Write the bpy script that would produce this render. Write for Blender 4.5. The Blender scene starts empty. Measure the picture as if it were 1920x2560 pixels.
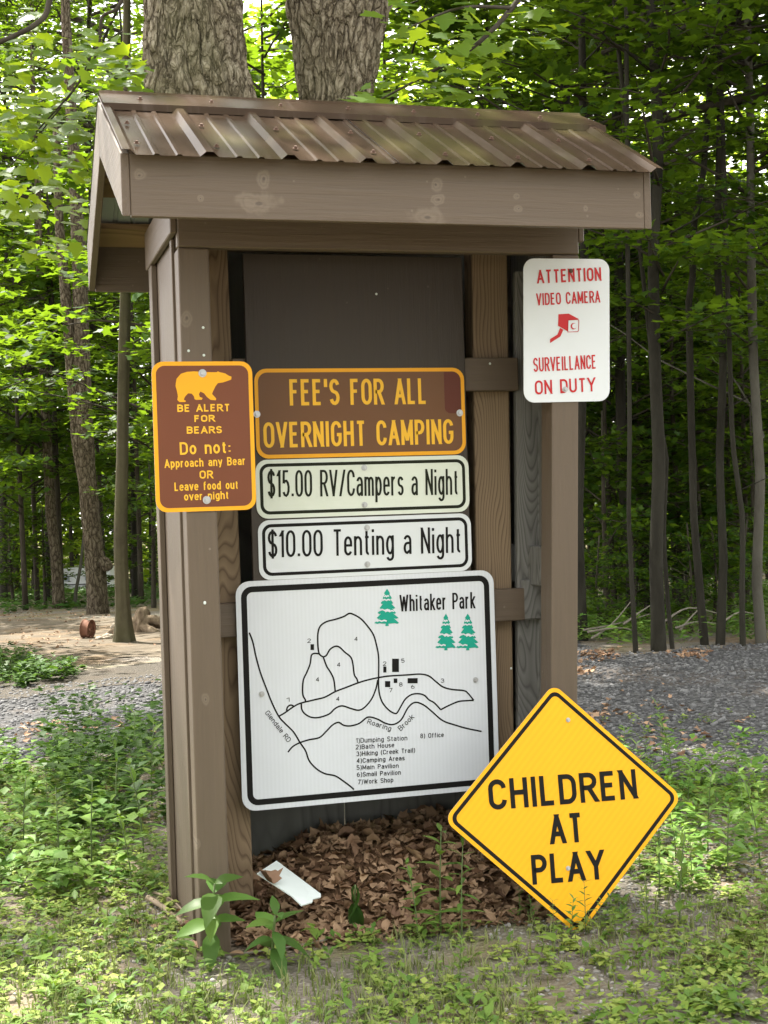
import bpy, bmesh, math, random
import numpy as np
from mathutils import Vector, Matrix, noise as mn
R_ = math.radians
rng = np.random.default_rng(7); random.seed(7)
S = bpy.context.scene
C = S.collection

# ------------------------------------------------------------------ camera
FPX = 3463.26                                   # focal length in photo pixels (1920 x 2560)
CAM = Vector((-.5582, -4.183, 1.3864))
yaw, pitch, roll = R_(15.7205), R_(-.7758), R_(-1.7532)
FW = Vector((math.sin(yaw)*math.cos(pitch), math.cos(yaw)*math.cos(pitch), math.sin(pitch)))
_r = Vector((math.cos(yaw), -math.sin(yaw), 0)); _u = _r.cross(FW)
RT = _r*math.cos(roll) + _u*math.sin(roll); UP = -_r*math.sin(roll) + _u*math.cos(roll)
cd = bpy.data.cameras.new('camera'); cam = bpy.data.objects.new('camera', cd); C.objects.link(cam)
m3 = Matrix((RT, UP, -FW)).transposed()
cam.matrix_world = Matrix.Translation(CAM) @ m3.to_4x4()
cd.sensor_fit = 'VERTICAL'; cd.sensor_height = 36; cd.lens = 36*FPX/2560; cd.clip_start = .05; cd.clip_end = 1000
S.camera = cam
S.render.resolution_x, S.render.resolution_y = 768, 1024

# ------------------------------------------------------------------ sky, sun, exposure
SUNV = Vector((-.16, .45, .88)).normalized()    # towards the sun
sun_el = math.asin(SUNV.z); sun_az = math.atan2(SUNV.x, SUNV.y)
W = bpy.data.worlds.new('World'); S.world = W; W.use_nodes = True
wn = W.node_tree; bg = wn.nodes['Background']
sk = wn.nodes.new('ShaderNodeTexSky'); sk.sky_type = 'NISHITA'; sk.sun_disc = False
sk.sun_elevation = sun_el; sk.sun_rotation = sun_az
sk.air_density = .5; sk.dust_density = 7.0; sk.ozone_density = 0.; sk.altitude = 300
# bright broken cloud all over the sky (the gaps in the foliage are white)
tc = wn.nodes.new('ShaderNodeTexCoord'); cn = wn.nodes.new('ShaderNodeTexNoise'); cn.inputs['Scale'].default_value = 2.2; cn.inputs['Detail'].default_value = 5
cr_ = wn.nodes.new('ShaderNodeMapRange'); cr_.inputs['From Min'].default_value = .35; cr_.inputs['From Max'].default_value = .6; cr_.inputs['To Min'].default_value = .55; cr_.inputs['To Max'].default_value = .95
cm = wn.nodes.new('ShaderNodeMix'); cm.data_type = 'RGBA'; cm.inputs[7].default_value = (3.85, 3.76, 3.62, 1)
wn.links.new(tc.outputs['Generated'], cn.inputs['Vector']); wn.links.new(cn.outputs['Fac'], cr_.inputs['Value']); wn.links.new(cr_.outputs[0], cm.inputs[0])
wn.links.new(sk.outputs[0], cm.inputs[6]); wn.links.new(cm.outputs[2], bg.inputs[0]); bg.inputs[1].default_value = .13
sl = bpy.data.lights.new('sun', 'SUN'); so = bpy.data.objects.new('sun', sl); C.objects.link(so)
sl.energy = 2.4; sl.angle = R_(.53); sl.color = (1, .95, .86)
so.rotation_euler = (-SUNV).to_track_quat('-Z', 'Y').to_euler(); so.location = SUNV*40
S.view_settings.view_transform = 'Standard'; S.view_settings.look = 'None'
S.view_settings.gamma = 1; S.view_settings.exposure = 2.98
S.view_settings.use_curve_mapping = False

# ------------------------------------------------------------------ pixel helpers
def ray(x, y): return FW + RT*((x-960)/FPX) - UP*((y-1280)/FPX)
def at_y(x, y, Y): d = ray(x, y); return CAM + d*((Y-CAM.y)/d.y)
def at_d(x, y, D): return CAM + ray(x, y)*D
def terrain(x, y):
    s = max(0., y-3.2); t = s*s/(s+2.)
    z = -.04*t + (0 if y < 58 else min(2.6, (y-58)*.06))
    k = min(1., max(0., (math.hypot(x-.6, y-.3)-1.2)/3))
    return z + k*.05*mn.noise((x*.35, y*.35, 3.)) + min(k, .4)*.03*mn.noise((x*1.4, y*1.4, 7.))
def at_g(x, y):
    d = ray(x, y); t = .5
    while t < 150:
        p = CAM + d*t
        if p.z <= terrain(p.x, p.y):
            for _ in range(20): t -= .01*(1 if (CAM+d*t).z < terrain((CAM+d*t).x, (CAM+d*t).y) else -1)
            break
        t += .05 + t*.004
    p = CAM + d*t; return Vector((p.x, p.y, terrain(p.x, p.y)))

# ------------------------------------------------------------------ object helpers
def link(name, me, mat=None, parent=None):
    o = bpy.data.objects.new(name, me); C.objects.link(o)
    if mat is not None and me is not None and not me.materials: me.materials.append(mat)
    if parent is not None:
        o.parent = parent; o.matrix_parent_inverse = parent.matrix_basis.inverted()
    return o
def tag(o, label=None, cat=None, group=None, kind=None):
    if label: o['label'] = label
    if cat: o['category'] = cat
    if group: o['group'] = group
    if kind: o['kind'] = kind
    return o
def thing(name, label, cat, loc=(0, 0, 0), group=None, rz=0):
    o = bpy.data.objects.new(name, None); C.objects.link(o); o.location = loc; o.rotation_euler.z = rz
    o.empty_display_size = .1
    return tag(o, label, cat, group)
def copy_tree(o, parent=None):
    c = o.copy(); C.objects.link(c)
    if parent is not None: c.parent = parent
    for ch in list(o.children): copy_tree(ch, c)
    return c
def mesh(name, v, f, smooth=False):
    me = bpy.data.meshes.new(name); me.from_pydata([tuple(p) for p in v], [], f); me.update()
    if smooth: me.polygons.foreach_set('use_smooth', [True]*len(me.polygons))
    return me
def tri_mesh(name, v, f, rnd=None, smooth=False):
    v = np.asarray(v, np.float32); f = np.asarray(f, np.int32)
    me = bpy.data.meshes.new(name); me.vertices.add(len(v)); me.vertices.foreach_set('co', v.ravel())
    me.loops.add(f.size); me.loops.foreach_set('vertex_index', f.ravel())
    k = f.shape[1]; me.polygons.add(len(f)); me.polygons.foreach_set('loop_start', np.arange(len(f), dtype=np.int32)*k)
    if smooth: me.polygons.foreach_set('use_smooth', np.ones(len(f), bool))
    me.update(calc_edges=True)
    if rnd is not None:
        a = me.attributes.new('rnd', 'FLOAT', 'POINT'); a.data.foreach_set('value', np.asarray(rnd, np.float32))
    return me
def box_me(name, x0, x1, y0, y1, z0, z1, bev=.003, shear=0., sheary=0., seg=1):
    bm = bmesh.new()
    bmesh.ops.create_cube(bm, size=1)
    for v in bm.verts:
        v.co = Vector((x0+(v.co.x+.5)*(x1-x0), y0+(v.co.y+.5)*(y1-y0), z0+(v.co.z+.5)*(z1-z0)))
    if bev: bmesh.ops.bevel(bm, geom=bm.edges[:], offset=bev, segments=seg, affect='EDGES', profile=.5)
    for v in bm.verts: v.co.x += shear*v.co.z; v.co.y += sheary*v.co.z
    me = bpy.data.meshes.new(name); bm.to_mesh(me); bm.free(); return me
def box(name, x0, x1, y0, y1, z0, z1, mat, parent, **k):
    return link(name, box_me(name, x0, x1, y0, y1, z0, z1, **k), mat, parent)
def prism_me(name, pts, ax, a0, a1, bev=.002):
    """polygon pts (2D) extruded along axis ax ('x': pts are (y,z))"""
    bm = bmesh.new()
    mk = (lambda p, a: (a, p[0], p[1])) if ax == 'x' else (lambda p, a: (p[0], a, p[1])) if ax == 'y' else (lambda p, a: (p[0], p[1], a))
    va = [bm.verts.new(mk(p, a0)) for p in pts]; vb = [bm.verts.new(mk(p, a1)) for p in pts]
    bm.faces.new(va); bm.faces.new(vb[::-1]); n = len(pts)
    for i in range(n): bm.faces.new((va[i], vb[i], vb[(i+1) % n], va[(i+1) % n]))
    bmesh.ops.recalc_face_normals(bm, faces=bm.faces[:])
    if bev: bmesh.ops.bevel(bm, geom=bm.edges[:], offset=bev, segments=1, affect='EDGES')
    me = bpy.data.meshes.new(name); bm.to_mesh(me); bm.free(); return me
def tube_arr(path, rad, sides=8, cap=True, jit=0.):
    P = [Vector(p) for p in path]; n = len(P); V = []; Fc = []
    t0 = (P[1]-P[0]).normalized(); a = Vector((1, 0, 0)) if abs(t0.x) < .8 else Vector((0, 1, 0))
    for i in range(n):
        t = (P[min(i+1, n-1)]-P[max(i-1, 0)]).normalized()
        a = (a-t*a.dot(t)).normalized(); b = t.cross(a)
        for k in range(sides):
            th = 2*math.pi*k/sides; r = rad[i]*(1+jit*random.uniform(-1, 1))
            V.append(P[i]+(a*math.cos(th)+b*math.sin(th))*r)
    for i in range(n-1):
        for k in range(sides):
            k2 = (k+1) % sides
            Fc.append((i*sides+k, i*sides+k2, (i+1)*sides+k2, (i+1)*sides+k))
    if cap:
        Fc.append(tuple(range(sides))[::-1]); Fc.append(tuple((n-1)*sides+k for k in range(sides)))
    return V, Fc
class MB:
    def __init__(s): s.v = []; s.f = []
    def add(s, v, f):
        o = len(s.v); s.v += [tuple(p) for p in v]; s.f += [tuple(i+o for i in q) for q in f]; return s
    def tube(s, path, rad, sides=8, **k): return s.add(*tube_arr(path, rad, sides, **k))
    def build(s, name, mat, parent=None, smooth=True): return link(name, mesh(name, s.v, s.f, smooth), mat, parent)

# ------------------------------------------------------------------ materials
class NT:
    def __init__(s, name):
        s.m = bpy.data.materials.new(name); s.m.use_nodes = True; s.t = s.m.node_tree
        s.b = s.t.nodes['Principled BSDF']; s.out = s.t.nodes['Material Output']; s._co = None
    def n(s, typ, **k):
        nd = s.t.nodes.new(typ)
        for a, b in k.items(): setattr(nd, a, b)
        return nd
    def L(s, a, b): s.t.links.new(a, b)
    def co(s, scale=(1, 1, 1), kind='Object', rot=(0, 0, 0)):
        if s._co is None: s._co = s.n('ShaderNodeTexCoord')
        mp = s.n('ShaderNodeMapping'); mp.inputs['Scale'].default_value = scale; mp.inputs['Rotation'].default_value = rot
        s.L(s._co.outputs[kind], mp.inputs['Vector']); return mp.outputs[0]
    def noise(s, scale, co=None, detail=4, rough=.55, dist=0.):
        x = s.n('ShaderNodeTexNoise'); x.inputs['Scale'].default_value = scale; x.inputs['Detail'].default_value = detail
        x.inputs['Roughness'].default_value = rough; x.inputs['Distortion'].default_value = dist
        s.L(co if co is not None else s.co(), x.inputs['Vector']); return x.outputs['Fac']
    def vor(s, scale, co=None, feat='F1', out='Distance'):
        x = s.n('ShaderNodeTexVoronoi', feature=feat); x.inputs['Scale'].default_value = scale
        s.L(co if co is not None else s.co(), x.inputs['Vector']); return x.outputs[out]
    def ramp(s, fac, *stops):
        x = s.n('ShaderNodeValToRGB'); e = x.color_ramp.elements
        while len(e) < len(stops): e.new(.5)
        for q, (p, c) in zip(e, stops):
            q.position = p; q.color = (*c, 1) if not np.isscalar(c) else (c, c, c, 1)
        s.L(fac, x.inputs[0]); return x.outputs[0]
    def math(s, op, a, b=0., clamp=False):
        x = s.n('ShaderNodeMath', operation=op, use_clamp=clamp)
        for i, q in enumerate((a, b)):
            if hasattr(q, 'links'): s.L(q, x.inputs[i])
            else: x.inputs[i].default_value = q
        return x.outputs[0]
    def mix(s, fac, a, b, typ='MIX'):
        x = s.n('ShaderNodeMix', data_type='RGBA', blend_type=typ)
        for i, q in ((0, fac), (6, a), (7, b)):
            if hasattr(q, 'links'): s.L(q, x.inputs[i])
            elif i == 0: x.inputs[0].default_value = q
            else: x.inputs[i].default_value = (*q, 1)
        return x.outputs[2]
    def bump(s, h, strength=.3, dist=.01):
        x = s.n('ShaderNodeBump'); x.inputs['Strength'].default_value = strength; x.inputs['Distance'].default_value = dist
        s.L(h, x.inputs['Height']); s.L(x.outputs[0], s.b.inputs['Normal']); return x
    def set(s, color=None, rough=None, metal=None, spec=None, coat=None):
        for k, q in (('Base Color', color), ('Roughness', rough), ('Metallic', metal), ('Specular IOR Level', spec), ('Coat Weight', coat)):
            if q is None: continue
            if hasattr(q, 'links'): s.L(q, s.b.inputs[k])
            else: s.b.inputs[k].default_value = (*q, 1) if k == 'Base Color' else q
        return s.m
    def attr(s, name='rnd'):
        x = s.n('ShaderNodeAttribute', attribute_name=name); return x.outputs['Fac']

def flat(name, col, rough=.5, metal=0., spec=.5, var=.12, scale=9.):
    t = NT(name); nz = t.noise(scale, detail=5)
    c = t.mix(nz, tuple(x*(1-var) for x in col), tuple(min(1, x*(1+var)) for x in col))
    return t.set(c, rough, metal, spec)
def painted(name, col, axis='x', knots=(), scratch=.5, gloss=.5):
    """brown painted timber; axis = grain direction; knots = list of (centre, size) that shine through"""
    t = NT(name)
    st = {'x': (.6, 14, 14), 'y': (14, .6, 14), 'z': (14, 14, .6)}[axis]
    g = t.noise(4., t.co(st), detail=6, rough=.6, dist=.6)
    big = t.noise(2.2, detail=3)
    c = t.mix(g, tuple(x*.74 for x in col), tuple(x*1.24 for x in col))
    c = t.mix(t.math('MULTIPLY', big, .5), c, tuple(x*1.12 for x in (col[0]*.95, col[1], col[2]*1.05)))
    # pale streaks and chips in the paint
    sp = t.noise(1.6, t.co({'x': (2, 30, 30), 'y': (30, 2, 30), 'z': (30, 30, 3)}[axis]), detail=5, rough=.7)
    ch = t.ramp(sp, (.70, 0.), (.78, 1.))
    c = t.mix(t.math('MULTIPLY', ch, .35*scratch), c, (.33, .28, .24))
    sp2 = t.vor(13., t.co((1, 1, 1))); spm = t.ramp(sp2, (.035, 1.), (.06, 0.))
    c = t.mix(t.math('MULTIPLY', spm, .22*scratch), c, (.42, .37, .32))
    if knots:
        geo = t.n('ShaderNodeTexCoord'); wob = t.noise(16., detail=3)
        for (kx, kz, s, asp) in knots:
            sb = t.n('ShaderNodeVectorMath', operation='SUBTRACT'); t.L(geo.outputs['Object'], sb.inputs[0]); sb.inputs[1].default_value = (kx, 0, kz)
            ml = t.n('ShaderNodeVectorMath', operation='MULTIPLY'); t.L(sb.outputs[0], ml.inputs[0]); ml.inputs[1].default_value = (1/(s*asp), 0, 1/s)
            ln = t.n('ShaderNodeVectorMath', operation='LENGTH'); t.L(ml.outputs[0], ln.inputs[0])
            d = t.math('ADD', ln.outputs['Value'], t.math('MULTIPLY', t.math('SUBTRACT', wob, .5), 1.9))
            rings = t.math('MULTIPLY', t.math('ADD', t.math('SINE', t.math('MULTIPLY', d, 11.)), 1.), .5)
            halo = t.ramp(d, (.05, .2), (.35, 1.), (1., 0.))
            k = t.math('MULTIPLY', halo, t.math('ADD', t.math('MULTIPLY', rings, .6), .35))
            c = t.mix(t.math('MULTIPLY', k, .36), c, (.34, .28, .22))
            core = t.ramp(ln.outputs['Value'], (.10, 1.), (.2, 0.))
            c = t.mix(t.math('MULTIPLY', core, .7), c, (.06, .045, .035))
    t.bump(t.math('ADD', g, t.math('MULTIPLY', sp, .4)), .5, .005)
    return t.set(c, t.math('ADD', t.math('MULTIPLY', g, .2), gloss-.05), spec=.4)
def rawwood(name, c0, c1, c2, axis='z', freq=26., dist=2.2, rough=.75, knot=None):
    t = NT(name)
    st = {'z': (1, 1, .05), 'x': (.05, 1, 1), 'y': (1, .05, 1)}[axis]
    low = t.noise(1.3, t.co((1, 1, .45) if axis == 'z' else (.45, 1, 1)), detail=2)
    w = t.n('ShaderNodeTexWave', wave_type='BANDS', bands_direction='X' if axis == 'z' else 'Z', wave_profile='SAW')
    w.inputs['Scale'].default_value = freq*.35; w.inputs['Distortion'].default_value = 0; w.inputs['Detail'].default_value = 0
    cb = t.n('ShaderNodeVectorMath', operation='ADD'); sc = t.n('ShaderNodeCombineXYZ')
    nz = t.noise(2.3, t.co((1.2, 1.2, .22) if axis == 'z' else (.22, 1.2, 1.2)), detail=3, rough=.5)
    off = t.math('MULTIPLY', nz, dist*.22)
    for i in (0, 2): t.L(off, sc.inputs[i])
    t.L(t.co(), cb.inputs[0]); t.L(sc.outputs[0], cb.inputs[1]); t.L(cb.outputs[0], w.inputs['Vector'])
    fine = t.noise(60., t.co(st), detail=4, rough=.65)
    c = t.ramp(w.outputs['Fac'], (0., c1), (.55, c0), (.85, c2), (1., c1))
    c = t.mix(t.math('MULTIPLY', fine, .55), c, tuple(x*.55 for x in c1))
    c = t.mix(t.math('MULTIPLY', low, .4), c, tuple(x*1.25 for x in c1))
    t.bump(t.math('ADD', w.outputs['Fac'], t.math('MULTIPLY', fine, .8)), .35, .004)
    return t.set(c, rough, spec=.25)

BR = (.104, .075, .052)
M = {}
M['paint_x'] = painted('brown_paint_x', BR, 'x')
M['paint_y'] = painted('brown_paint_y', BR, 'y')
M['paint_z'] = painted('brown_paint_z', BR, 'z', scratch=.8)
M['board'] = painted('dark_brown_board_paint', (.040, .030, .023), 'z', scratch=.35, gloss=.55)
M['raw'] = rawwood('raw_treated_pine', (.27, .195, .122), (.205, .145, .09), (.075, .046, .028), freq=60., dist=3.4)
M['raw2'] = rawwood('raw_pine_plank', (.28, .18, .10), (.21, .135, .075), (.10, .06, .034), axis='x')
M['grey'] = rawwood('weathered_grey_wood', (.21, .205, .195), (.15, .145, .135), (.06, .057, .052), freq=75., dist=4.2)
M['ply'] = rawwood('weathered_plywood', (.17, .17, .155), (.13, .13, .12), (.09, .09, .082), freq=9., dist=6.)
def metal_roof():
    t = NT('brown_roof_metal'); nz = t.noise(3., detail=5); st = t.noise(7., t.co((6, .5, .5)), detail=4)
    c = t.mix(nz, (.036, .023, .015), (.053, .037, .025)); c = t.mix(t.math('MULTIPLY', t.ramp(st, (.55, 0.), (.75, 1.)), .3), c, (.12, .095, .08)); c = t.mix(t.math('MULTIPLY', t.ramp(t.noise(3.4, t.co((1, .35, .35)), detail=4), (.5, 0.), (.62, 1.)), .4), c, (.07, .068, .022))  # olive patches: green reflections of the foliage put into the base colour
    t.bump(t.noise(6., t.co((1, .3, .3)), detail=2), .05, .02)
    return t.set(c, t.math('ADD', t.math('MULTIPLY', nz, .16), .16), 0., .3)
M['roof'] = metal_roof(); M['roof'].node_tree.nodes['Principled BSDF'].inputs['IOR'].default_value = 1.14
M['roof_under'] = flat('roof_underside', (.30, .33, .34), .5)
M['steel'] = flat('galvanised_steel', (.42, .43, .44), .38, .8)
M['rusty'] = flat('rusted_screw', (.10, .055, .035), .7, .3)
def film(name, col, rough=.42, stripes=None, fade=None, var=.07):
    t = NT(name); nz = t.noise(5., detail=6); nz2 = t.noise(45., detail=3)
    c = t.mix(nz, tuple(x*(1-var) for x in col), tuple(min(1, x*(1+var*.6)) for x in col))
    if stripes:
        ang, sc, amt = stripes
        w = t.n('ShaderNodeTexWave', wave_type='BANDS', bands_direction='X'); w.inputs['Scale'].default_value = sc
        w.inputs['Distortion'].default_value = .25; w.inputs['Detail'].default_value = 1
        t.L(t.co((1, 1, 1), rot=(0, ang, 0)), w.inputs['Vector'])
        c = t.mix(t.math('MULTIPLY', w.outputs['Fac'], amt), c, tuple(x*.72 for x in col))
    # hairline scratches and grime
    sc1 = t.ramp(t.noise(9., t.co((.6, 1, 7), rot=(0, .5, 0)), detail=4, rough=.7), (.72, 0.), (.76, 1.))
    c = t.mix(t.math('MULTIPLY', sc1, .10), c, tuple(min(1, x*1.5+.08) for x in col))
    gr = t.ramp(t.noise(2.6, detail=5, rough=.7), (.55, 0.), (.8, 1.))
    c = t.mix(t.math('MULTIPLY', gr, .16), c, tuple(x*.7 for x in col))
    t.bump(nz2, .03, .002)
    return t.set(c, t.math('ADD', t.math('MULTIPLY', nz, .15), rough), spec=.28)
M['white'] = film('white_sign_film', (.63, .66, .69))
M['white_g'] = film('greenish_white_film', (.64, .68, .60))
M['white_m'] = film('striped_white_film', (.615, .64, .685), stripes=(0, 24., .16))
M['black'] = film('black_ink', (.010, .0095, .009), .5); M['black'].node_tree.nodes['Principled BSDF'].inputs['Specular IOR Level'].default_value = .12
M['dkgreen'] = film('olive_black_ink', (.016, .018, .011), .5); M['dkgreen'].node_tree.nodes['Principled BSDF'].inputs['Specular IOR Level'].default_value = .12
M['brown_s'] = film('sign_brown', (.150, .046, .020), .42)
M['brown_f'] = film('faded_sign_brown', (.140, .060, .022), .36)
M['brown_d'] = film('unfaded_sign_brown', (.105, .024, .012), .4)
M['gold'] = film('golden_yellow_film', (.80, .36, .012), .42)
M['gold2'] = film('pale_gold_ink', (.82, .45, .03), .42)
M['yellow'] = film('warning_yellow_film', (.84, .40, .006), .40, stripes=(R_(-45), 17., .22))
M['yellow_e'] = film('warning_yellow_edge', (.84, .42, .008), .40)
M['red'] = film('red_ink', (.46, .018, .022), .42)
M['teal'] = film('teal_ink', (.004, .30, .215), .42)
M['alu'] = flat('sign_aluminium', (.45, .46, .46), .4, .7)

def leafmat(name, lo, hi, trans, tw=.42, gloss=.45, spec=.35):
    t = NT(name); a = t.attr(); oi = t.n('ShaderNodeObjectInfo')
    c = t.mix(a, lo, hi)
    hs = t.n('ShaderNodeHueSaturation'); t.L(c, hs.inputs['Color'])
    t.L(t.math('ADD', t.math('MULTIPLY', oi.outputs['Random'], .35), .82), hs.inputs['Value'])
    t.L(t.math('ADD', t.math('MULTIPLY', oi.outputs['Random'], .02), .49), hs.inputs['Hue'])
    c = hs.outputs[0]
    t.set(c, gloss, spec=spec)
    tr = t.n('ShaderNodeBsdfTranslucent'); t.L(t.mix(a, tuple(x*.75 for x in trans), trans), tr.inputs['Color'])
    mx = t.n('ShaderNodeMixShader'); mx.inputs[0].default_value = tw
    t.L(t.b.outputs[0], mx.inputs[1]); t.L(tr.outputs[0], mx.inputs[2]); t.L(mx.outputs[0], t.out.inputs['Surface'])
    return t.m
M['leaf'] = leafmat('maple_leaf', (.016, .047, .009), (.040, .084, .014), (.20, .33, .012), tw=.42, spec=.12)
M['leaf_near'] = leafmat('near_maple_leaf', (.03, .08, .012), (.065, .125, .02), (.42, .56, .02), tw=.52, spec=.25)
M['leaf_far'] = leafmat('far_leaf', (.024, .06, .011), (.06, .11, .02), (.46, .62, .045), tw=.46, gloss=.7, spec=.15)
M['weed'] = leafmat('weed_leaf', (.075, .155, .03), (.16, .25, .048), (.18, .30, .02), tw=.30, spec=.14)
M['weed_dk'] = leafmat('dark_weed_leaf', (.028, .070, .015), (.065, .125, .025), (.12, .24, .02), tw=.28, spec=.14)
M['cover'] = leafmat('ground_cover_leaf', (.12, .205, .038), (.29, .35, .085), (.26, .38, .04), tw=.3, spec=.14)
M['grass'] = leafmat('grass_blade', (.10, .15, .035), (.24, .25, .09), (.16, .22, .03), tw=.28)
M['dry'] = leafmat('dry_leaf', (.125, .068, .038), (.42, .28, .175), (.16, .08, .03), tw=.12, gloss=.7, spec=.2)
M['stem'] = flat('green_stem', (.09, .13, .04), .6)
M['twig'] = flat('dead_twig', (.22, .17, .115), .85, var=.3, scale=30.)
M['twig_grey'] = flat('grey_twig', (.17, .15, .12), .9, var=.3, scale=30.)
def bark(name, c0, c1, c2, sc=5., stretch=.22, strength=.7, moss=0.):
    t = NT(name)
    v = t.vor(sc, t.co((1, 1, stretch)), out='Distance'); n1 = t.noise(sc*2.2, t.co((1, 1, stretch*1.4)), detail=7, rough=.68, dist=.8)
    n2 = t.noise(1.1, detail=4)
    h = t.math('ADD', t.math('MULTIPLY', n1, .8), t.math('MULTIPLY', v, .45))
    c = t.ramp(h, (.30, c2), (.52, c1), (.75, c0)); c = t.mix(t.math('MULTIPLY', n2, .45), c, tuple(x*1.15 for x in c1))
    if moss:
        mm = t.ramp(t.noise(1.7, detail=5), (.5, 0.), (.7, 1.)); c = t.mix(t.math('MULTIPLY', mm, moss), c, (.075, .085, .025))
    t.bump(h, strength, .03); return t.set(c, .92, spec=.15)
M['bark_maple_old'] = bark('furrowed_maple_bark', (.25, .215, .15), (.14, .112, .075), (.030, .022, .015), 11., .28, 1., .25)
M['bark_rough'] = bark('shaggy_grey_bark', (.25, .21, .17), (.15, .122, .098), (.05, .04, .032), 7., .22, .9)
M['bark_smooth'] = bark('smooth_greenish_bark', (.085, .076, .045), (.062, .054, .032), (.036, .030, .019), 4., .5, .4, .35)
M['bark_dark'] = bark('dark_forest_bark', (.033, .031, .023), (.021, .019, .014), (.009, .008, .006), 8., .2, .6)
M['bark_grey'] = bark('pale_grey_bark', (.095, .09, .072), (.068, .063, .05), (.036, .033, .026), 5., .35, .5)
M['branch'] = bark('branch_bark', (.055, .048, .036), (.036, .030, .022), (.02, .016, .012), 9., .3, .3)

def plated(name, s1=13., s2=31., k=1., tint=(1, 1, 1), moss=.35):
    t = NT(name); nv = t.n('ShaderNodeTexNoise'); nv.inputs['Scale'].default_value = 7.; nv.inputs['Detail'].default_value = 5; t.L(t.co((1, 1, .6)), nv.inputs['Vector'])
    sc = t.n('ShaderNodeVectorMath', operation='SCALE'); t.L(nv.outputs['Color'], sc.inputs[0]); sc.inputs['Scale'].default_value = .16
    ad = t.n('ShaderNodeVectorMath', operation='ADD'); t.L(t.co((1, 1, .36)), ad.inputs[0]); t.L(sc.outputs[0], ad.inputs[1])
    e1 = t.n('ShaderNodeTexVoronoi', feature='DISTANCE_TO_EDGE'); e1.inputs['Scale'].default_value = s1; t.L(ad.outputs[0], e1.inputs['Vector'])
    e2 = t.n('ShaderNodeTexVoronoi', feature='DISTANCE_TO_EDGE'); e2.inputs['Scale'].default_value = s2; t.L(ad.outputs[0], e2.inputs['Vector'])
    fine = t.noise(55., t.co((1, 1, .5)), detail=6, rough=.7); big = t.noise(1.6, detail=4)
    h1 = t.ramp(e1.outputs['Distance'], (0., 0.), (.10, .65), (.35, 1.)); h2 = t.ramp(e2.outputs['Distance'], (0., 0.), (.12, 1.))
    h = t.math('ADD', t.math('MULTIPLY', h1, .7), t.math('ADD', t.math('MULTIPLY', h2, .22), t.math('MULTIPLY', fine, .25)))
    q = lambda c: tuple(x*k*y for x, y in zip(c, tint)); c = t.ramp(h, (.25, q((.07, .056, .039))), (.6, q((.15, .124, .086))), (.95, q((.26, .225, .165))), (1., q((.30, .265, .20))))
    c = t.mix(t.math('MULTIPLY', t.ramp(big, (.45, 0.), (.7, 1.)), moss), c, (.11, .115, .05))
    t.bump(h, .9, .035); return t.set(c, .93, spec=.12)
M['bark_maple'] = plated('plated_maple_bark'); M['bark_rough'] = plated('shaggy_plated_bark', 15., 40., .55, (1, .95, .92), .1)
def ground_mat():
    t = NT('forest_floor'); n1 = t.noise(.9, detail=6); n2 = t.noise(7., detail=8, rough=.7); n3 = t.noise(60., detail=6, rough=.7); v = t.vor(55.)
    c = t.ramp(n2, (.3, (.13, .105, .076)), (.5, (.23, .19, .142)), (.68, (.32, .28, .215)))
    lit = t.ramp(t.vor(28., out='Color'), (.2, (.09, .055, .03)), (.8, (.20, .13, .075)))
    c = t.mix(t.math('MULTIPLY', t.ramp(n1, (.42, 0.), (.6, 1.)), .6), c, lit)
    gm = t.ramp(t.noise(1.7, detail=7, rough=.65), (.47, 0.), (.6, 1.))
    c = t.mix(t.math('MULTIPLY', gm, .55), c, t.mix(n3, (.085, .095, .03), (.19, .175, .065)))
    pb = t.ramp(v, (.15, (.30, .285, .265)), (.45, (.15, .14, .128)))
    c = t.mix(t.math('MULTIPLY', t.ramp(t.noise(1.1, detail=5), (.46, 0.), (.56, 1.)), .65), c, pb)
    t.bump(t.math('ADD', t.math('MULTIPLY', n3, .6), t.math('MULTIPLY', v, -.8)), .8, .02)
    return t.set(c, .95, spec=.1)
M['ground'] = ground_mat()
def gravel_mat(name, a, b, c_, sc=34., lit=.3):
    t = NT(name); v = t.vor(sc, out='Color'); d = t.vor(sc); n3 = t.noise(90., detail=5); n1 = t.noise(.8, detail=6, rough=.65)
    c = t.ramp(v, (.1, a), (.5, b), (.9, c_)); c = t.mix(t.math('MULTIPLY', t.ramp(d, (.25, 0.), (.6, 1.)), .75), c, tuple(x*.35 for x in a))
    c = t.mix(t.math('MULTIPLY', t.ramp(n1, (.50, 0.), (.68, 1.)), lit), c, (.105, .075, .05))
    t.bump(t.math('ADD', t.math('MULTIPLY', d, -1.), t.math('MULTIPLY', n3, .25)), .9, .025)
    return t.set(c, .9, spec=.2)
M['gravel'] = gravel_mat('gravel_bed', (.060, .060, .062), (.10, .10, .102), (.15, .15, .152), lit=.45)
M['road'] = gravel_mat('packed_dirt_road', (.105, .092, .074), (.128, .112, .09), (.155, .135, .11), 60., .5)
def dirt_mat():
    t = NT('bare_dirt'); n = t.noise(3., detail=8, rough=.68); n3 = t.noise(40., detail=5)
    c = t.ramp(n, (.3, (.066, .054, .040)), (.55, (.118, .098, .074)), (.75, (.175, .148, .112)))
    lit = t.ramp(t.noise(1.3, detail=7, rough=.7), (.5, 0.), (.62, 1.)); c = t.mix(t.math('MULTIPLY', lit, .6), c, (.14, .095, .055))
    t.bump(n3, .5, .015); return t.set(c, .95, spec=.1)
M['dirt'] = dirt_mat()
def stone_mat(name, lo, hi):
    t = NT(name); a = t.attr(); n = t.noise(40., detail=4); c = t.mix(a, lo, hi); c = t.mix(t.math('MULTIPLY', n, .35), c, tuple(x*.6 for x in lo))
    return t.set(c, .85, spec=.25)
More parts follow.
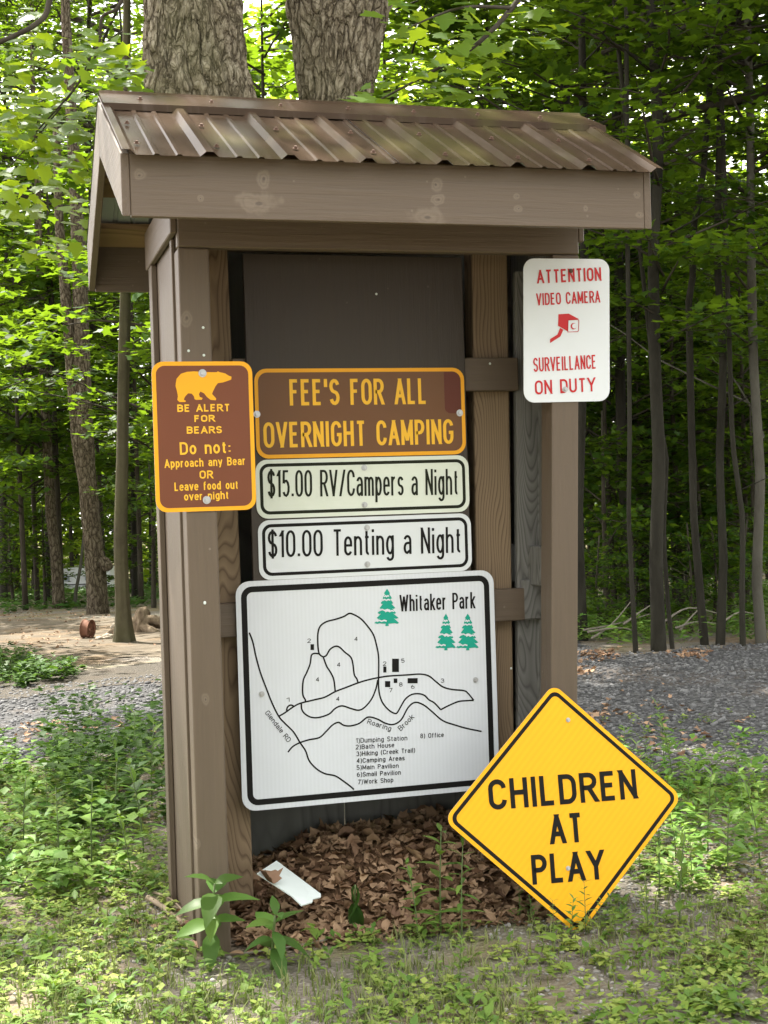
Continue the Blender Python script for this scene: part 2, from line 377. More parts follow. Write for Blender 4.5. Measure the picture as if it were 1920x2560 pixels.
M['pebble'] = stone_mat('pebbles', (.17, .16, .145), (.38, .36, .33))
M['gstone'] = stone_mat('gravel_stones', (.06, .06, .062), (.185, .185, .186))
M['rock'] = bark('field_stone', (.36, .31, .25), (.27, .23, .18), (.17, .14, .11), 4., 1., .4)
M['rust'] = flat('rusted_steel', (.17, .075, .045), .85, .2, var=.35, scale=14.)
M['log'] = bark('bleached_stump_wood', (.27, .21, .145), (.165, .122, .082), (.05, .036, .024), 14., .3, .9)
M['paper'] = flat('white_card', (.62, .68, .66), .5, var=.05)
M['camper'] = flat('camper_white', (.70, .71, .72), .35, var=.04)
M['camper_dk'] = flat('camper_trim', (.09, .09, .10), .4)
M['glass'] = flat('tinted_window', (.32, .36, .38), .12, var=.1)
M['awning'] = flat('orange_roof_trim', (.30, .15, .08), .6)
#PART2
# ------------------------------------------------------------------ ground
def axis(a, b, mid0, mid1, fine, grow=1.12):
    xs = list(np.arange(mid0, mid1, fine)); s = fine
    lo = mid0; hi = xs[-1]
    left = []; right = []
    while lo > a: s *= grow; lo -= s; left.append(lo)
    s = fine
    while hi < b: s *= grow; hi += s; right.append(hi)
    return np.array(left[::-1]+xs+right)
gx = axis(-140, 160, -4, 6, .16); gy = axis(-60, 200, -2, 14, .16)
gv = [(x, y, terrain(x, y)) for y in gy for x in gx]; nx = len(gx)
gf = [(j*nx+i, j*nx+i+1, (j+1)*nx+i+1, (j+1)*nx+i) for j in range(len(gy)-1) for i in range(nx-1)]
ground = tag(link('ground', mesh('ground', gv, gf, True), M['ground']), kind='structure')
def inside(p, poly):
    x, y = p; c = False; n = len(poly)
    for i in range(n):
        (x0, y0), (x1, y1) = poly[i], poly[i-1]
        if (y0 > y) != (y1 > y) and x < (x1-x0)*(y-y0)/(y1-y0)+x0: c = not c
    return c
def patch(name, poly, mat, off=.004, res=.12, wob=.5, raise_=None):
    xs = [p[0] for p in poly]; ys = [p[1] for p in poly]
    ax = np.arange(min(xs)-1, max(xs)+1, res); ay = np.arange(min(ys)-1, max(ys)+1, res)
    V = []; idx = {}; Fc = []
    def vid(i, j):
        if (i, j) not in idx:
            x, y = ax[i]+res*.45*mn.noise((i*.9, j*.9, 1.)), ay[j]+res*.45*mn.noise((i*.9, j*.9, 5.))
            idx[i, j] = len(V); V.append((x, y, terrain(x, y)+off+(raise_(x, y) if raise_ else 0)))
        return idx[i, j]
    for i in range(len(ax)-1):
        for j in range(len(ay)-1):
            x, y = ax[i]+res/2, ay[j]+res/2
            q = (x+wob*mn.noise((x*.8, y*.8, 0.))+.3*wob*mn.noise((x*4, y*4, 2.)), y+wob*mn.noise((x*.8, y*.8, 9.))+.3*wob*mn.noise((x*4, y*4, 4.)))
            if inside(q, poly): Fc.append((vid(i, j), vid(i+1, j), vid(i+1, j+1), vid(i, j+1)))
    return tag(link(name, mesh(name, V, Fc, True), mat), kind='structure')
crest = [at_g(x, y) for x, y in ((1250, 1606), (1440, 1604), (1560, 1640), (1700, 1618), (1920, 1604), (2300, 1604))]
lot_poly = [(-9, 3.4), (-2.2, 3.1), (.2, 3.6), (1.9, 2.3), (2.6, 1.5), (4, 1.2), (14, .6)] + [(p.x, p.y) for p in crest[::-1]] + [(2.2, 8.2), (-1, 7.4), (-9, 7.2)]
lot = patch('gravel_lot', lot_poly, M['gravel'])
pr = [at_g(x, y) for x, y in ((-700, 1790), (60, 1745), (330, 1712), (520, 1700))]; pf = [at_g(x, y) for x, y in ((520, 1632), (330, 1668), (100, 1692), (-700, 1700))]
road_poly = [(p.x, p.y) for p in pr]+[(p.x, p.y) for p in pf]
road = patch('road', road_poly, M['road'], off=.008, wob=.25, res=.07)
dl = [at_g(x, y) for x, y in ((-600, 1660), (60, 1655), (250, 1640), (560, 1640), (620, 1560), (330, 1545), (100, 1548), (-600, 1550))]
clearing = patch('dirt_clearing', [(p.x, p.y) for p in dl], M['dirt'], off=.006, res=.13, wob=.8)

# ------------------------------------------------------------------ kiosk
K = thing('notice_kiosk', 'brown painted timber notice kiosk with ribbed metal gable roof', 'kiosk', (.6, .3, 0))
OH, XL, XR, ZF0, ZF1, YB, YR, ZR, H, D_ = .3622, -.1716, 1.3625, 2.1606, 2.3323, 1.0299, .3284, 2.6976, 2.1447, .6556
LEAN = .0733/2.1447
SL = (ZR-.028-(ZF1+.006))/(YR+OH)                # roof slope
def roofz(y): return ZF1+.006+SL*(YR+OH-abs(y-YR))
kn = [at_y(180+a/2.023, 200+b/2.023, -OH) for a, b in ((970, 500), (945, 625), (650, 600), (340, 483))] + [at_y(900+a/2.074, 230+b/2.074, -OH) for a, b in ((392, 480), (407, 558), (350, 650), (815, 540), (823, 605), (1170, 603), (1435, 535), (1447, 637))]
ks = (.028, .034, .014, .018, .024, .016, .030, .012, .012, .012, .014, .012); ka = (.8, 1.9, .8, 1.2, .9, 1.5, 2.2, 1.1, 1.3, .8, 1, 1.3)
M['fascia'] = painted('fascia_paint', BR, 'x', [(p.x, p.z, s, a) for p, s, a in zip(kn, ks, ka)])
pk = [at_y(340+a/1.885, 860+b/1.885, 0) for a, b in ()] + [at_y(x, y, 0) for x, y in ((467, 795), (514, 1749), (492, 2110))]
M['post_l'] = painted('left_post_paint', tuple(x*1.04 for x in BR), 'z', [(p.x, p.z, s, .7) for p, s in zip(pk, (.030, .022, .02))], scratch=1.)
# front posts, raw inner posts, rear posts
box('post', 0, .0938, 0, .0938, -.12, H-.001, M['post_l'], K, bev=.005, seg=2)
box('post', 1.2341-.0938, 1.2341, 0, .0938, -.12, H-.001, M['paint_z'], K, bev=.005, shear=LEAN, seg=2)
box('inner_post', .108, .2235, .312, .40, -.12, 2.33, M['raw'], K, bev=.006, shear=-.009, seg=2)
box('inner_post', 1.012, 1.142, .312, .40, -.12, 2.33, M['raw'], K, bev=.006, shear=.0165, seg=2)
box('rear_post', .012, .10, .57, .65, -.12, 2.3, M['grey'], K)
box('rear_post', 1.14, 1.225, .57, .65, -.12, 2.3, M['grey'], K, shear=LEAN)
# header beam and sidewall rails
box('header_beam', 0, 1.3075, 0, .042, H+.001, H+.16, M['paint_x'], K, bev=.004)
box('header_beam', .0, 1.30, .612, .652, H+.02, H+.16, M['paint_x'], K)
box('side_rail', -.021, -.001, .002, .70, 2.188, 2.318, M['paint_y'], K)
box('side_rail', 1.308, 1.328, .002, .70, 2.188, 2.318, M['paint_y'], K)
# left side wall: panel, corner boards
box('side_panel', .004, .018, .095, .60, -.05, 2.25, M['paint_z'], K, bev=.001)
box('corner_board', -.016, .003, .575, .655, -.08, 2.187, M['paint_z'], K, bev=.002)
box('corner_board', -.008, .0035, .094, .128, -.08, 2.187, M['paint_z'], K, bev=.002)
# right side wall: weathered boards seen from inside
for i in range(5):
    y0 = .10+i*.098
    box('wall_board', 1.2145, 1.232, y0, y0+.0955, -.05, 2.25, M['grey'], K, bev=.002, shear=LEAN)
box('wall_rail', 1.176, 1.2135, .10, .57, 1.055, 1.19, M['grey'], K, shear=LEAN, bev=.004)
box('gusset', 1.185, 1.212, .10, .30, 1.93, 2.14, M['paint_z'], K, shear=LEAN)
gz1, gz0 = at_y(1310, 1449, .285).z, at_y(1310, 1549, .285).z
box('grey_board', 1.15, 1.243, .300, .330, -.08, 2.14, M['grey'], K, bev=.004, shear=.024)
box('grey_rail', 1.16, 1.236, .272, .299, gz0, gz1, M['grey'], K, bev=.004, shear=.024)
# back wall of plywood sheets
for x0, x1 in ((.10, .608), (.611, 1.14)):
    box('back_panel', x0, x1, .60, .612, .0, 2.24, M['ply'], K, bev=.001)
# sign board and its battens
box('sign_board', .2435, .992, .2562, .270, .42, 2.176, M['board'], K, bev=.002)
for z0, z1, xl in ((1.745, 1.868, .20), (.955, 1.075, .115)):
    m = M['paint_x'] if z0 > 1 else M['paint_x']
    box('batten', xl, 1.19, .2715, .311, z0-.02, z1-.03, m, K, bev=.003)
# fascias
box('fascia', XL, XR, -OH, -OH+.02, ZF0, ZF1, M['fascia'], K, bev=.002)
box('fascia', XL, XR, YB-.02, YB, ZF0, ZF1, M['paint_x'], K, bev=.002)
# barge boards on both gables, front and back half each
bw = ZF1-ZF0
for x0, x1 in ((XL-.024, XL-.001), (XR+.001, XR+.024)):
    for s in (-1, 1):
        ye = YR+s*(YR+OH); pts = [(ye, ZF0), (ye, ZF1), (YR+s*.0006, roofz(YR)-.008), (YR+s*.0006, roofz(YR)-.008-bw)]
        link('barge_board', prism_me('barge_board', pts, 'x', x0, x1), M['paint_y'], K)
# rafters and purlins under the metal
for x0 in (.03, .60, 1.19):
    for s in (-1, 1):
        ye = YR+s*(YR+OH-.03); zz = lambda y: roofz(y)-.045
        pts = [(ye, zz(ye)-.085), (ye, zz(ye)), (YR+s*.001, zz(YR)), (YR+s*.001, zz(YR)-.085)]
        link('rafter', prism_me('rafter', pts, 'x', x0, x0+.038), M['raw2'], K)
for s in (-1, 1):
    for dy in (.06, .30, .56):
        y0 = YR+s*dy; y1 = YR+s*(dy+.10)
        pts = [(y0, roofz(y0)-.034), (y0, roofz(y0)-.012), (y1, roofz(y1)-.012), (y1, roofz(y1)-.034)]
        link('purlin', prism_me('purlin', pts, 'x', XL+.002, XR-.002), M['raw2'], K)
# metal roof sheets: major ribs every nine inches, two small ribs between
def rib_profile(x0, x1, pitch_, first):
    pts = []
    k = -1
    while first+k*pitch_ < x1+pitch_:
        a = first+k*pitch_
        for dx, h in ((-.026, 0), (-.010, .014), (.010, .014), (.026, 0), (.072, 0), (.077, .0045), (.087, .0045), (.092, 0), (.134, 0), (.139, .0045), (.149, .0045), (.154, 0)):
            pts.append((a+dx, h))
        k += 1
    out = [p for p in pts if x0 < p[0] < x1]
    def hh(x):
        for (a, h), (b, g) in zip(pts, pts[1:]):
            if a <= x <= b: return h+(g-h)*(x-a)/(b-a+1e-9)
        return 0
    return [(x0, hh(x0))]+out+[(x1, hh(x1))]
SX0, SX1, PT = -.196, 1.412, .2257
nrm = {-1: Vector((0, -SL, 1)).normalized(), 1: Vector((0, SL, 1)).normalized()}
def skew(x, y): return x + max(0, (x-.6)/.8)*.062*(1-abs(y-YR)/(YR+OH))
def sheet(x0, x1, s, lift):
    prof = rib_profile(x0, x1, PT, SX0+.012); ys = [YR+s*t for t in np.linspace(.012, YR+OH+.042, 9)]; V = []; Fc = []
    for j, y in enumerate(ys):
        for (x, h) in prof:
            sag = .0022*mn.noise((x*3, y*3, s))
            V.append(Vector((skew(x, y), y, roofz(y)))+nrm[s]*(h+lift+sag))
    n = len(prof)
    for j in range(len(ys)-1):
        for i in range(n-1): Fc.append((j*n+i, j*n+i+1, (j+1)*n+i+1, (j+1)*n+i) if s > 0 else (j*n+i, (j+1)*n+i, (j+1)*n+i+1, j*n+i+1))
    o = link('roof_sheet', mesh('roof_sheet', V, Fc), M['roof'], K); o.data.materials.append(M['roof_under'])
    md = o.modifiers.new('thickness', 'SOLIDIFY'); md.thickness = .0012; md.offset = -1; md.material_offset = 1; md.material_offset_rim = 0
    return o
sheets = {}
for s in (-1, 1):
    sheets[s] = [sheet(SX0, .61, s, .002), sheet(.58, SX1, s, .0045)]
# screws through the sheets
bm = bmesh.new(); bmesh.ops.create_cone(bm, cap_ends=True, segments=6, radius1=.0055, radius2=.0045, depth=.006, matrix=Matrix.Translation((0, 0, .005)))
bmesh.ops.create_cone(bm, cap_ends=True, segments=10, radius1=.0085, radius2=.008, depth=.002, matrix=Matrix.Translation((0, 0, .001)))
scr = bpy.data.meshes.new('screw'); bm.to_mesh(scr); bm.free(); scr.materials.append(M['rusty'])
for k in range(7):
    for dy in (.10, .36, .62):
        x = SX0+.012+k*PT+.040+random.uniform(-.004, .004); y = YR-dy+random.uniform(-.01, .01)
        o = link('screw', scr, None, sheets[-1][0 if x < .59 else 1]); o.location = Vector((skew(x, y), y, roofz(y)))+nrm[-1]*.006
        o.rotation_euler = nrm[-1].to_track_quat('Z', 'Y').to_euler()
# ridge cap
def ridge():
    prof = []
    hem = .165
    for dy, dz in ((-hem-.004, -.020), (-hem, .0), (-.012, 0), (0, .006), (.012, 0), (hem, .0), (hem+.004, -.014)):
        y = YR+dy; prof.append((y, roofz(y)+.026+dz-(0.0 if abs(dy) > .011 else 0)))
    xs = np.linspace(-.192, 1.492, 12); V = []; Fc = []; n = len(prof)
    for x in xs:
        for i, (y, z) in enumerate(prof): V.append((x+(0.022 if (x > 1.4 and i in (2, 3, 4)) else 0)*-1, y, z+.003*mn.noise((x*2.2, i*.7, 4.))))
    for a in range(len(xs)-1):
        for i in range(n-1): Fc.append((a*n+i, (a+1)*n+i, (a+1)*n+i+1, a*n+i+1))
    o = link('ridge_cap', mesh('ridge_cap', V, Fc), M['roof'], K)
    md = o.modifiers.new('thickness', 'SOLIDIFY'); md.thickness = .0015; md.offset = -1
    for k in range(7):
        x = SX0+.012+k*PT+PT*.5
        for s in (-1,):
            y = YR+s*.09; q = link('screw', scr, None, o); q.location = Vector((x, y, roofz(y)+.026)); q.rotation_euler = nrm[s].to_track_quat('Z', 'Y').to_euler()
ridge()
# small nails and paint chips on the posts
nail = bpy.data.meshes.new('nail_head'); bm = bmesh.new(); bmesh.ops.create_uvsphere(bm, u_segments=8, v_segments=5, radius=.0042)
for v in bm.verts: v.co.y *= .5
bm.to_mesh(nail); bm.free(); nail.materials.append(M['paper'])
for x, y, Y in ((471.5, 877, -.001), (509.8, 888, -.001), (508, 819, -.001), (512, 1508, -.001), (512, 1506, -.001), (941, 735, .255), (1225, 909, .2705), (1278, 1671, .2705)):
    o = link('nail_head', nail, None, K); p = at_y(x, y, Y); o.location = p

# ------------------------------------------------------------------ stroke lettering
def arc(cx, cy, rx, ry, a0, a1, n=9):
    return [(cx+rx*math.cos(R_(a0+(a1-a0)*i/n)), cy+ry*math.sin(R_(a0+(a1-a0)*i/n))) for i in range(n+1)]
def ell(cx, cy, rx, ry): return arc(cx, cy, rx, ry, 90, 450, 18)
def glyphs():
    G = {}
    w = .5; h = w/2; X = .70; r = .27
    def oval(w, H=1., r=r): return arc(w/2, H-r, w/2, r, 0, 180)+arc(w/2, r, w/2, r, 180, 360)
    cl = lambda p: p+[p[0]]
    G['A'] = (.56, [[(0, 0), (.28, 1), (.56, 0)], [(.09, .30), (.47, .30)]])
    G['B'] = (w, [cl([(0, 0), (0, 1)]+arc(w-.26, .765, .24, .235, 90, -90)+arc(w-.24, .265, .24, .265, 90, -90)), [(0, .53), (w-.26, .53)]])
    G['C'] = (w, [arc(h, 1-r, h, r, 0, 180)+arc(h, r, h, r, 180, 360)])
    G['D'] = (w, [cl([(0, 0), (0, 1)]+arc(w-.26, .68, .26, .32, 90, 0)+arc(w-.26, .32, .26, .32, 0, -90))])
    G['E'] = (.44, [[(.44, 1), (0, 1), (0, 0), (.44, 0)], [(0, .53), (.38, .53)]])
    G['F'] = (.42, [[(.42, 1), (0, 1), (0, 0)], [(0, .53), (.36, .53)]])
    G['G'] = (.52, [arc(.26, 1-r, .26, r, 10, 180)+arc(.26, r, .26, r, 180, 360)+[(.52, .46), (.30, .46)]])
    G['H'] = (w, [[(0, 0), (0, 1)], [(w, 0), (w, 1)], [(0, .52), (w, .52)]])
    G['I'] = (0.02, [[(.01, 0), (.01, 1)]])
    G['K'] = (w, [[(0, 0), (0, 1)], [(w, 1), (0.02, .40)], [(.17, .58), (w, 0)]])
    G['L'] = (.42, [[(0, 1), (0, 0), (.42, 0)]])
    G['M'] = (.62, [[(0, 0), (0, 1), (.31, .12), (.62, 1), (.62, 0)]])
    G['N'] = (w, [[(0, 0), (0, 1), (w, 0), (w, 1)]])
    G['O'] = (.52, [cl(oval(.52))[:-1]+[oval(.52)[0]]])
    G['P'] = (.48, [[(0, 0), (0, 1)]+arc(.48-.25, .735, .25, .265, 90, -90)+[(0, .47)]])
    G['R'] = (w, [[(0, 0), (0, 1)]+arc(w-.25, .745, .25, .255, 90, -90)+[(0, .49)], [(.26, .49), (w+.01, 0)]])
    G['S'] = (.48, [arc(.24, .755, .24, .245, 15, 262)+arc(.24, .25, .24, .25, 82, -165)])
    G['T'] = (.5, [[(0, 1), (.5, 1)], [(.25, 0), (.25, 1)]])
    G['U'] = (w, [[(0, 1)]+arc(h, r, h, r, 180, 360)+[(w, 1)]])
    G['V'] = (.54, [[(0, 1), (.27, 0), (.54, 1)]])
    G['W'] = (.82, [[(0, 1), (.205, 0), (.41, .95), (.615, 0), (.82, 1)]])
    G['Y'] = (.54, [[(0, 1), (.27, .45), (.54, 1)], [(.27, .45), (.27, 0)]])
    lw = .40; q = lw/2; b = ell(q, X/2, q, X/2)
    G['a'] = (lw, [arc(q, X-.2, q, .2, 160, 0)+[(lw, 0)], [(lw, .42)]+arc(.17, .205, .17, .205, 90, 270)+[(lw, .12)]])
    G['b'] = (lw, [[(0, 0), (0, 1)], b]); G['c'] = (.36, [arc(.18, X-.19, .18, .19, 10, 180)+arc(.18, .19, .18, .19, 180, 350)])
    G['d'] = (lw, [[(lw, 0), (lw, 1)], b])
    G['e'] = (lw, [[(0, .37), (lw, .37)]+arc(q, X-.22, q, .22, 0, 180)+arc(q, .2, q, .2, 180, 335)])
    G['f'] = (.28, [[(.10, 0)]+arc(.26, .82, .16, .18, 180, 80), [(0, X), (.28, X)]])
    G['g'] = (lw, [b, [(lw, X)]+arc(q, -.10, q, .17, 0, -160)])
    G['h'] = (lw, [[(0, 0), (0, 1)], arc(q, X-.2, q, .2, 180, 0)+[(lw, 0)]])
    G['i'] = (.02, [[(.01, 0), (.01, X)], [(.01, .90), (.01, 1.02)]]); G['k'] = (.38, [[(0, 0), (0, 1)], [(.36, X), (.02, .27)], [(.13, .40), (.38, 0)]])
    G['l'] = (.02, [[(.01, 0), (.01, 1)]])
    G['m'] = (.66, [[(0, 0), (0, X)], arc(.165, X-.16, .165, .16, 180, 0)+[(.33, 0)], arc(.495, X-.16, .165, .16, 180, 0)+[(.66, 0)]])
    G['n'] = (lw, [[(0, 0), (0, X)], arc(q, X-.2, q, .2, 180, 0)+[(lw, 0)]]); G['o'] = (lw, [b])
    G['p'] = (lw, [[(0, -.27), (0, X)], b]); G['r'] = (.26, [[(0, 0), (0, X)], arc(.24, X-.22, .24, .22, 180, 85)])
    G['s'] = (.36, [arc(.18, X-.175, .18, .175, 20, 262)+arc(.18, .178, .18, .178, 82, -160)])
    G['t'] = (.26, [[(.11, .95)]+arc(.25, .13, .14, .13, 180, 275), [(0, X), (.26, X)]])
    G['u'] = (lw, [[(0, X)]+arc(q, .2, q, .2, 180, 360), [(lw, X), (lw, 0)]]); G['v'] = (.42, [[(0, X), (.21, 0), (.42, X)]])
    G['w'] = (.62, [[(0, X), (.155, 0), (.31, X), (.465, 0), (.62, X)]]); G['y'] = (.42, [[(0, X), (.22, .03)], [(.42, X), (.17, -.20), (.05, -.26)]])
    G['0'] = (.48, [oval(.48)+[oval(.48)[0]]]); G['1'] = (.18, [[(0, .80), (.17, 1), (.17, 0)]])
    G['2'] = (.46, [arc(.23, .73, .23, .27, 170, -25)+[(0, 0), (.46, 0)]])
    G['3'] = (.46, [arc(.22, .76, .22, .24, 160, -90), arc(.22, .26, .24, .26, 90, -160)])
    G['4'] = (.5, [[(.38, 0), (.38, 1), (0, .28), (.5, .28)]])
    G['5'] = (.46, [[(.43, 1), (.05, 1), (.03, .52)]+arc(.22, .31, .24, .31, 140, -150)])
    G['6'] = (.46, [ell(.23, .30, .23, .30), arc(.40, .34, .40, .66, 180, 105)]); G['7'] = (.46, [[(0, 1), (.46, 1), (.16, 0)]])
    G['8'] = (.46, [ell(.23, .76, .20, .24), ell(.23, .27, .23, .27)])
    G['$'] = (.46, G['S'][1]+[[(.24, -.10), (.24, 1.10)]]); G['/'] = (.40, [[(0, -.05), (.40, 1.05)]])
    G['('] = (.17, [arc(.26, .42, .26, .66, 112, 248)]); G[')'] = (.17, [arc(-.09, .42, .26, .66, 68, -68)])
    G[':'] = (.04, [[(.02, .04), (.02, .16)], [(.02, .52), (.02, .64)]]); G['.'] = (.04, [[(.02, -.02), (.02, .09)]])
    G["'"] = (.02, [[(.01, .72), (.01, 1)]]); G[' '] = (.26, [])
    return G
GL = glyphs()
def ribbon(pts, t, closed=None):
    P = [np.array(p, float) for p in pts]; Q = [P[0]]
    for p in P[1:]:
        if np.linalg.norm(p-Q[-1]) > 1e-6: Q.append(p)
    P = Q
    cl = len(P) > 3 and np.linalg.norm(P[0]-P[-1]) < 1e-5
    if cl: P = P[:-1]
    n = len(P); Lf = []; Rf = []
    for i in range(n):
        a = P[i]-P[i-1] if (i > 0 or cl) else None; b = P[(i+1) % n]-P[i] if (i < n-1 or cl) else None
        if a is None: a = b
        if b is None: b = a
        a = a/(np.linalg.norm(a)+1e-12); b = b/(np.linalg.norm(b)+1e-12); na = np.array([-a[1], a[0]]); nb = np.array([-b[1], b[0]])
        m = na+nb; l = np.linalg.norm(m)
        if l < 1e-4: m = na; k = 1.
        else: m = m/l; k = min(1/max(m@na, .3), 1.42)
        Lf.append(P[i]+m*k*t/2); Rf.append(P[i]-m*k*t/2)
    V = Lf+Rf; Fc = [(i, n+i, n+(i+1) % n, (i+1) % n) for i in range(n if cl else n-1)]
    return V, Fc
def pieces(p):
    """split a stroke at sharp corners so that each piece keeps its full width"""
    out = [[p[0]]]
    for i in range(1, len(p)-1):
        out[-1].append(p[i]); a = np.subtract(p[i], p[i-1]); b = np.subtract(p[i+1], p[i])
        c = float(a@b)/(np.linalg.norm(a)*np.linalg.norm(b)+1e-9); axis_ = min(abs(a[0]), abs(a[1])) < 1e-3 and min(abs(b[0]), abs(b[1])) < 1e-3
        if c < .55 and not (axis_ and c > -.1): out.append([p[i]])
    out[-1].append(p[-1]); return out
LEV = (0., 1., .70, -.27)
def layout(s, cap, t, width):
    """letters fitted to a given total width with a constant stroke t; returns ready outlines (verts, faces)"""
    nat = sum(GL[c][0] for c in s)*(cap-t); n = len(s); gaps = n-1
    sx = max((width-n*t)/(nat+gaps*.115*cap), .15); x = t/2; out = []
    for c in s:
        w, st = GL[c]
        for p in st:
            for q in pieces(p):
                P = [np.array((x+a[0]*(cap-t)*sx, t/2+a[1]*(cap-t))) for a in q]
                closed = len(q) > 3 and np.linalg.norm(np.subtract(q[0], q[-1])) < 1e-4
                if not closed:                     # free ends run out to the base line, cap line or x-height
                    for e, nb in ((0, 1), (-1, -2)):
                        d = P[e]-P[nb]; l = np.linalg.norm(d)
                        if abs(d[1]) > .5*l and min(abs(q[e][1]-v) for v in LEV) < .012: P[e] = P[e]+d/abs(d[1])*t/2
                if len(P) == 2 and abs(P[1][1]-P[0][1]) > .45*abs(P[1][0]-P[0][0]) and abs(P[1][0]-P[0][0]) > 1e-6:
                    d = P[1]-P[0]; o = np.array((t/2*np.linalg.norm(d)/abs(d[1]), 0)); out.append(([P[0]-o, P[0]+o, P[1]+o, P[1]-o] if d[1] > 0 else [P[0]+o, P[0]-o, P[1]-o, P[1]+o], [(0, 1, 2, 3)]))
                else: out.append(ribbon(P, t))
        x += w*(cap-t)*sx + t + .115*cap*sx
    return out

# ------------------------------------------------------------------ signs
class Sign:
    """flat sign in a plane: origin p0, axes u (right), v (up), n (towards viewer)"""
    def __init__(s, name, label, p0, u, v):
        s.p0, s.u, s.v = Vector(p0), Vector(u).normalized(), Vector(v).normalized(); s.n = s.u.cross(s.v).normalized(); s.layer = 0
        s.o = tag(bpy.data.objects.new(name, None), label, 'sign'); C.objects.link(s.o); s.o.location = s.p0
    def px(s, x, y, off=0.):
        d = ray(x, y); q = s.p0+s.n*off; t = (q-CAM).dot(s.n)/d.dot(s.n); p = CAM+d*t-s.p0; return np.array((p.dot(s.u), p.dot(s.v)))
    def W(s, q, off): return s.p0+s.u*float(q[0])+s.v*float(q[1])+s.n*off
    def rr(s, a, b, r, n=6):
        (x0, y0), (x1, y1) = a, b; P = []
        for cx, cy, a0 in ((x1-r, y1-r, 0), (x0+r, y1-r, 90), (x0+r, y0+r, 180), (x1-r, y0+r, 270)): P += arc(cx, cy, r, r, a0, a0+90, n)
        return P
    def plate(s, name, pts, th, off, mat, edge=None, bev=0):
        n = len(pts); V = [s.W(p, off) for p in pts]+[s.W(p, off-th) for p in pts]
        Fc = [tuple(range(n)), tuple(range(2*n-1, n-1, -1))]+[(i, i+n, (i+1) % n+n, (i+1) % n) for i in range(n)]
        o = link(name, mesh(name, V, Fc), mat, s.o)
        if edge is not None:
            o.data.materials.append(edge)
            for p in o.data.polygons: p.material_index = 0 if p.index == 0 else 1
        return o
    def ring(s, name, outer, inner, off, mat):
        n = len(outer); V = [s.W(p, off) for p in outer]+[s.W(p, off) for p in inner]
        return link(name, mesh(name, V, [(i, (i+1) % n, (i+1) % n+n, i+n) for i in range(n)]), mat, s.o)
    def strokes(s, name, lists, t, off, mat):
        V = []; Fc = []
        for k, p in enumerate(lists):
            v, f = ribbon(p, t); o = len(V); V += [s.W(q, off+.00009*(k % 5)) for q in v]; Fc += [tuple(i+o for i in g) for g in f]
        return link(name, mesh(name, V, Fc), mat, s.o)
    def text(s, txt, a, b, cap_px, stroke_px, mat, off=.0012):
        A = s.px(*a); B = s.px(*b); d = B-A; w = np.linalg.norm(d); e = d/w; f = np.array((-e[1], e[0]))
        c0 = s.px(*a); 
        nx, ny = (a[0]+b[0])/2, (a[1]+b[1])/2; dx, dy = b[0]-a[0], b[1]-a[1]; L = math.hypot(dx, dy); ux, uy = dy/L, -dx/L
        cap = np.linalg.norm(s.px(nx+ux*cap_px, ny+uy*cap_px)-s.px(nx, ny)); t = cap*stroke_px/cap_px
        V = []; Fc = []
        for k, (vs, fs) in enumerate(layout(txt, cap, t, w)):
            o_ = len(V); V += [s.W(A+e*q[0]+f*q[1], off+.00008*(k % 6)) for q in vs]; Fc += [tuple(i+o_ for i in g) for g in fs]
        return link('lettering', mesh('lettering', V, Fc), mat, s.o)
    def poly(s, name, pts_px, mat, off=.0012):
        P = [s.px(*p) for p in pts_px]; bm = bmesh.new(); vs = [bm.verts.new(s.W(p, off)) for p in P]; bm.faces.new(vs); bm.normal_update()
        bmesh.ops.triangulate(bm, faces=bm.faces[:], ngon_method='EAR_CLIP'); bm.normal_update()
        me = bpy.data.meshes.new(name); bm.to_mesh(me); bm.free(); return link(name, me, mat, s.o)
    def bolt(s, x, y, mat=None, r=.0085):
        p = s.px(x, y); bm = bmesh.new()
        bmesh.ops.create_cone(bm, cap_ends=True, segments=16, radius1=r*1.25, radius2=r*1.2, depth=.0016, matrix=Matrix.Translation((0, 0, .0008)))
        bmesh.ops.create_cone(bm, cap_ends=True, segments=6, radius1=r*.82, radius2=r*.7, depth=.005, matrix=Matrix.Translation((0, 0, .004)))
        me = bpy.data.meshes.new('bolt'); bm.to_mesh(me); bm.free()
        o = link('bolt', me, mat or M['steel'], s.o); o.matrix_parent_inverse = Matrix.Translation(-s.p0)
        o.matrix_basis = Matrix.Translation(s.W(p, .0014)) @ s.n.to_track_quat('Z', 'Y').to_matrix().to_4x4()
        return o
    def fit(s, tl, tr, br, bl):
        a, b, c, d = (s.px(*p) for p in (tl, tr, br, bl)); return ((a[0]+d[0])/2, (c[1]+d[1])/2), ((b[0]+c[0])/2, (a[1]+b[1])/2)
def insetp(a, b, k): return (a[0]+k, a[1]+k), (b[0]-k, b[1]-k)
X_, Z_ = (1, 0, 0), (0, 0, 1)
z3 = lambda x, y: (340+x/1.885, 860+y/1.885)
z4 = lambda x, y: (560+x/2.304, 1400+y/2.304)
z5 = lambda x, y: (1080+x/3.19, 600+y/3.19)
z6 = lambda x, y: (1080+x/1.975, 1650+y/1.975)
YP = .2562
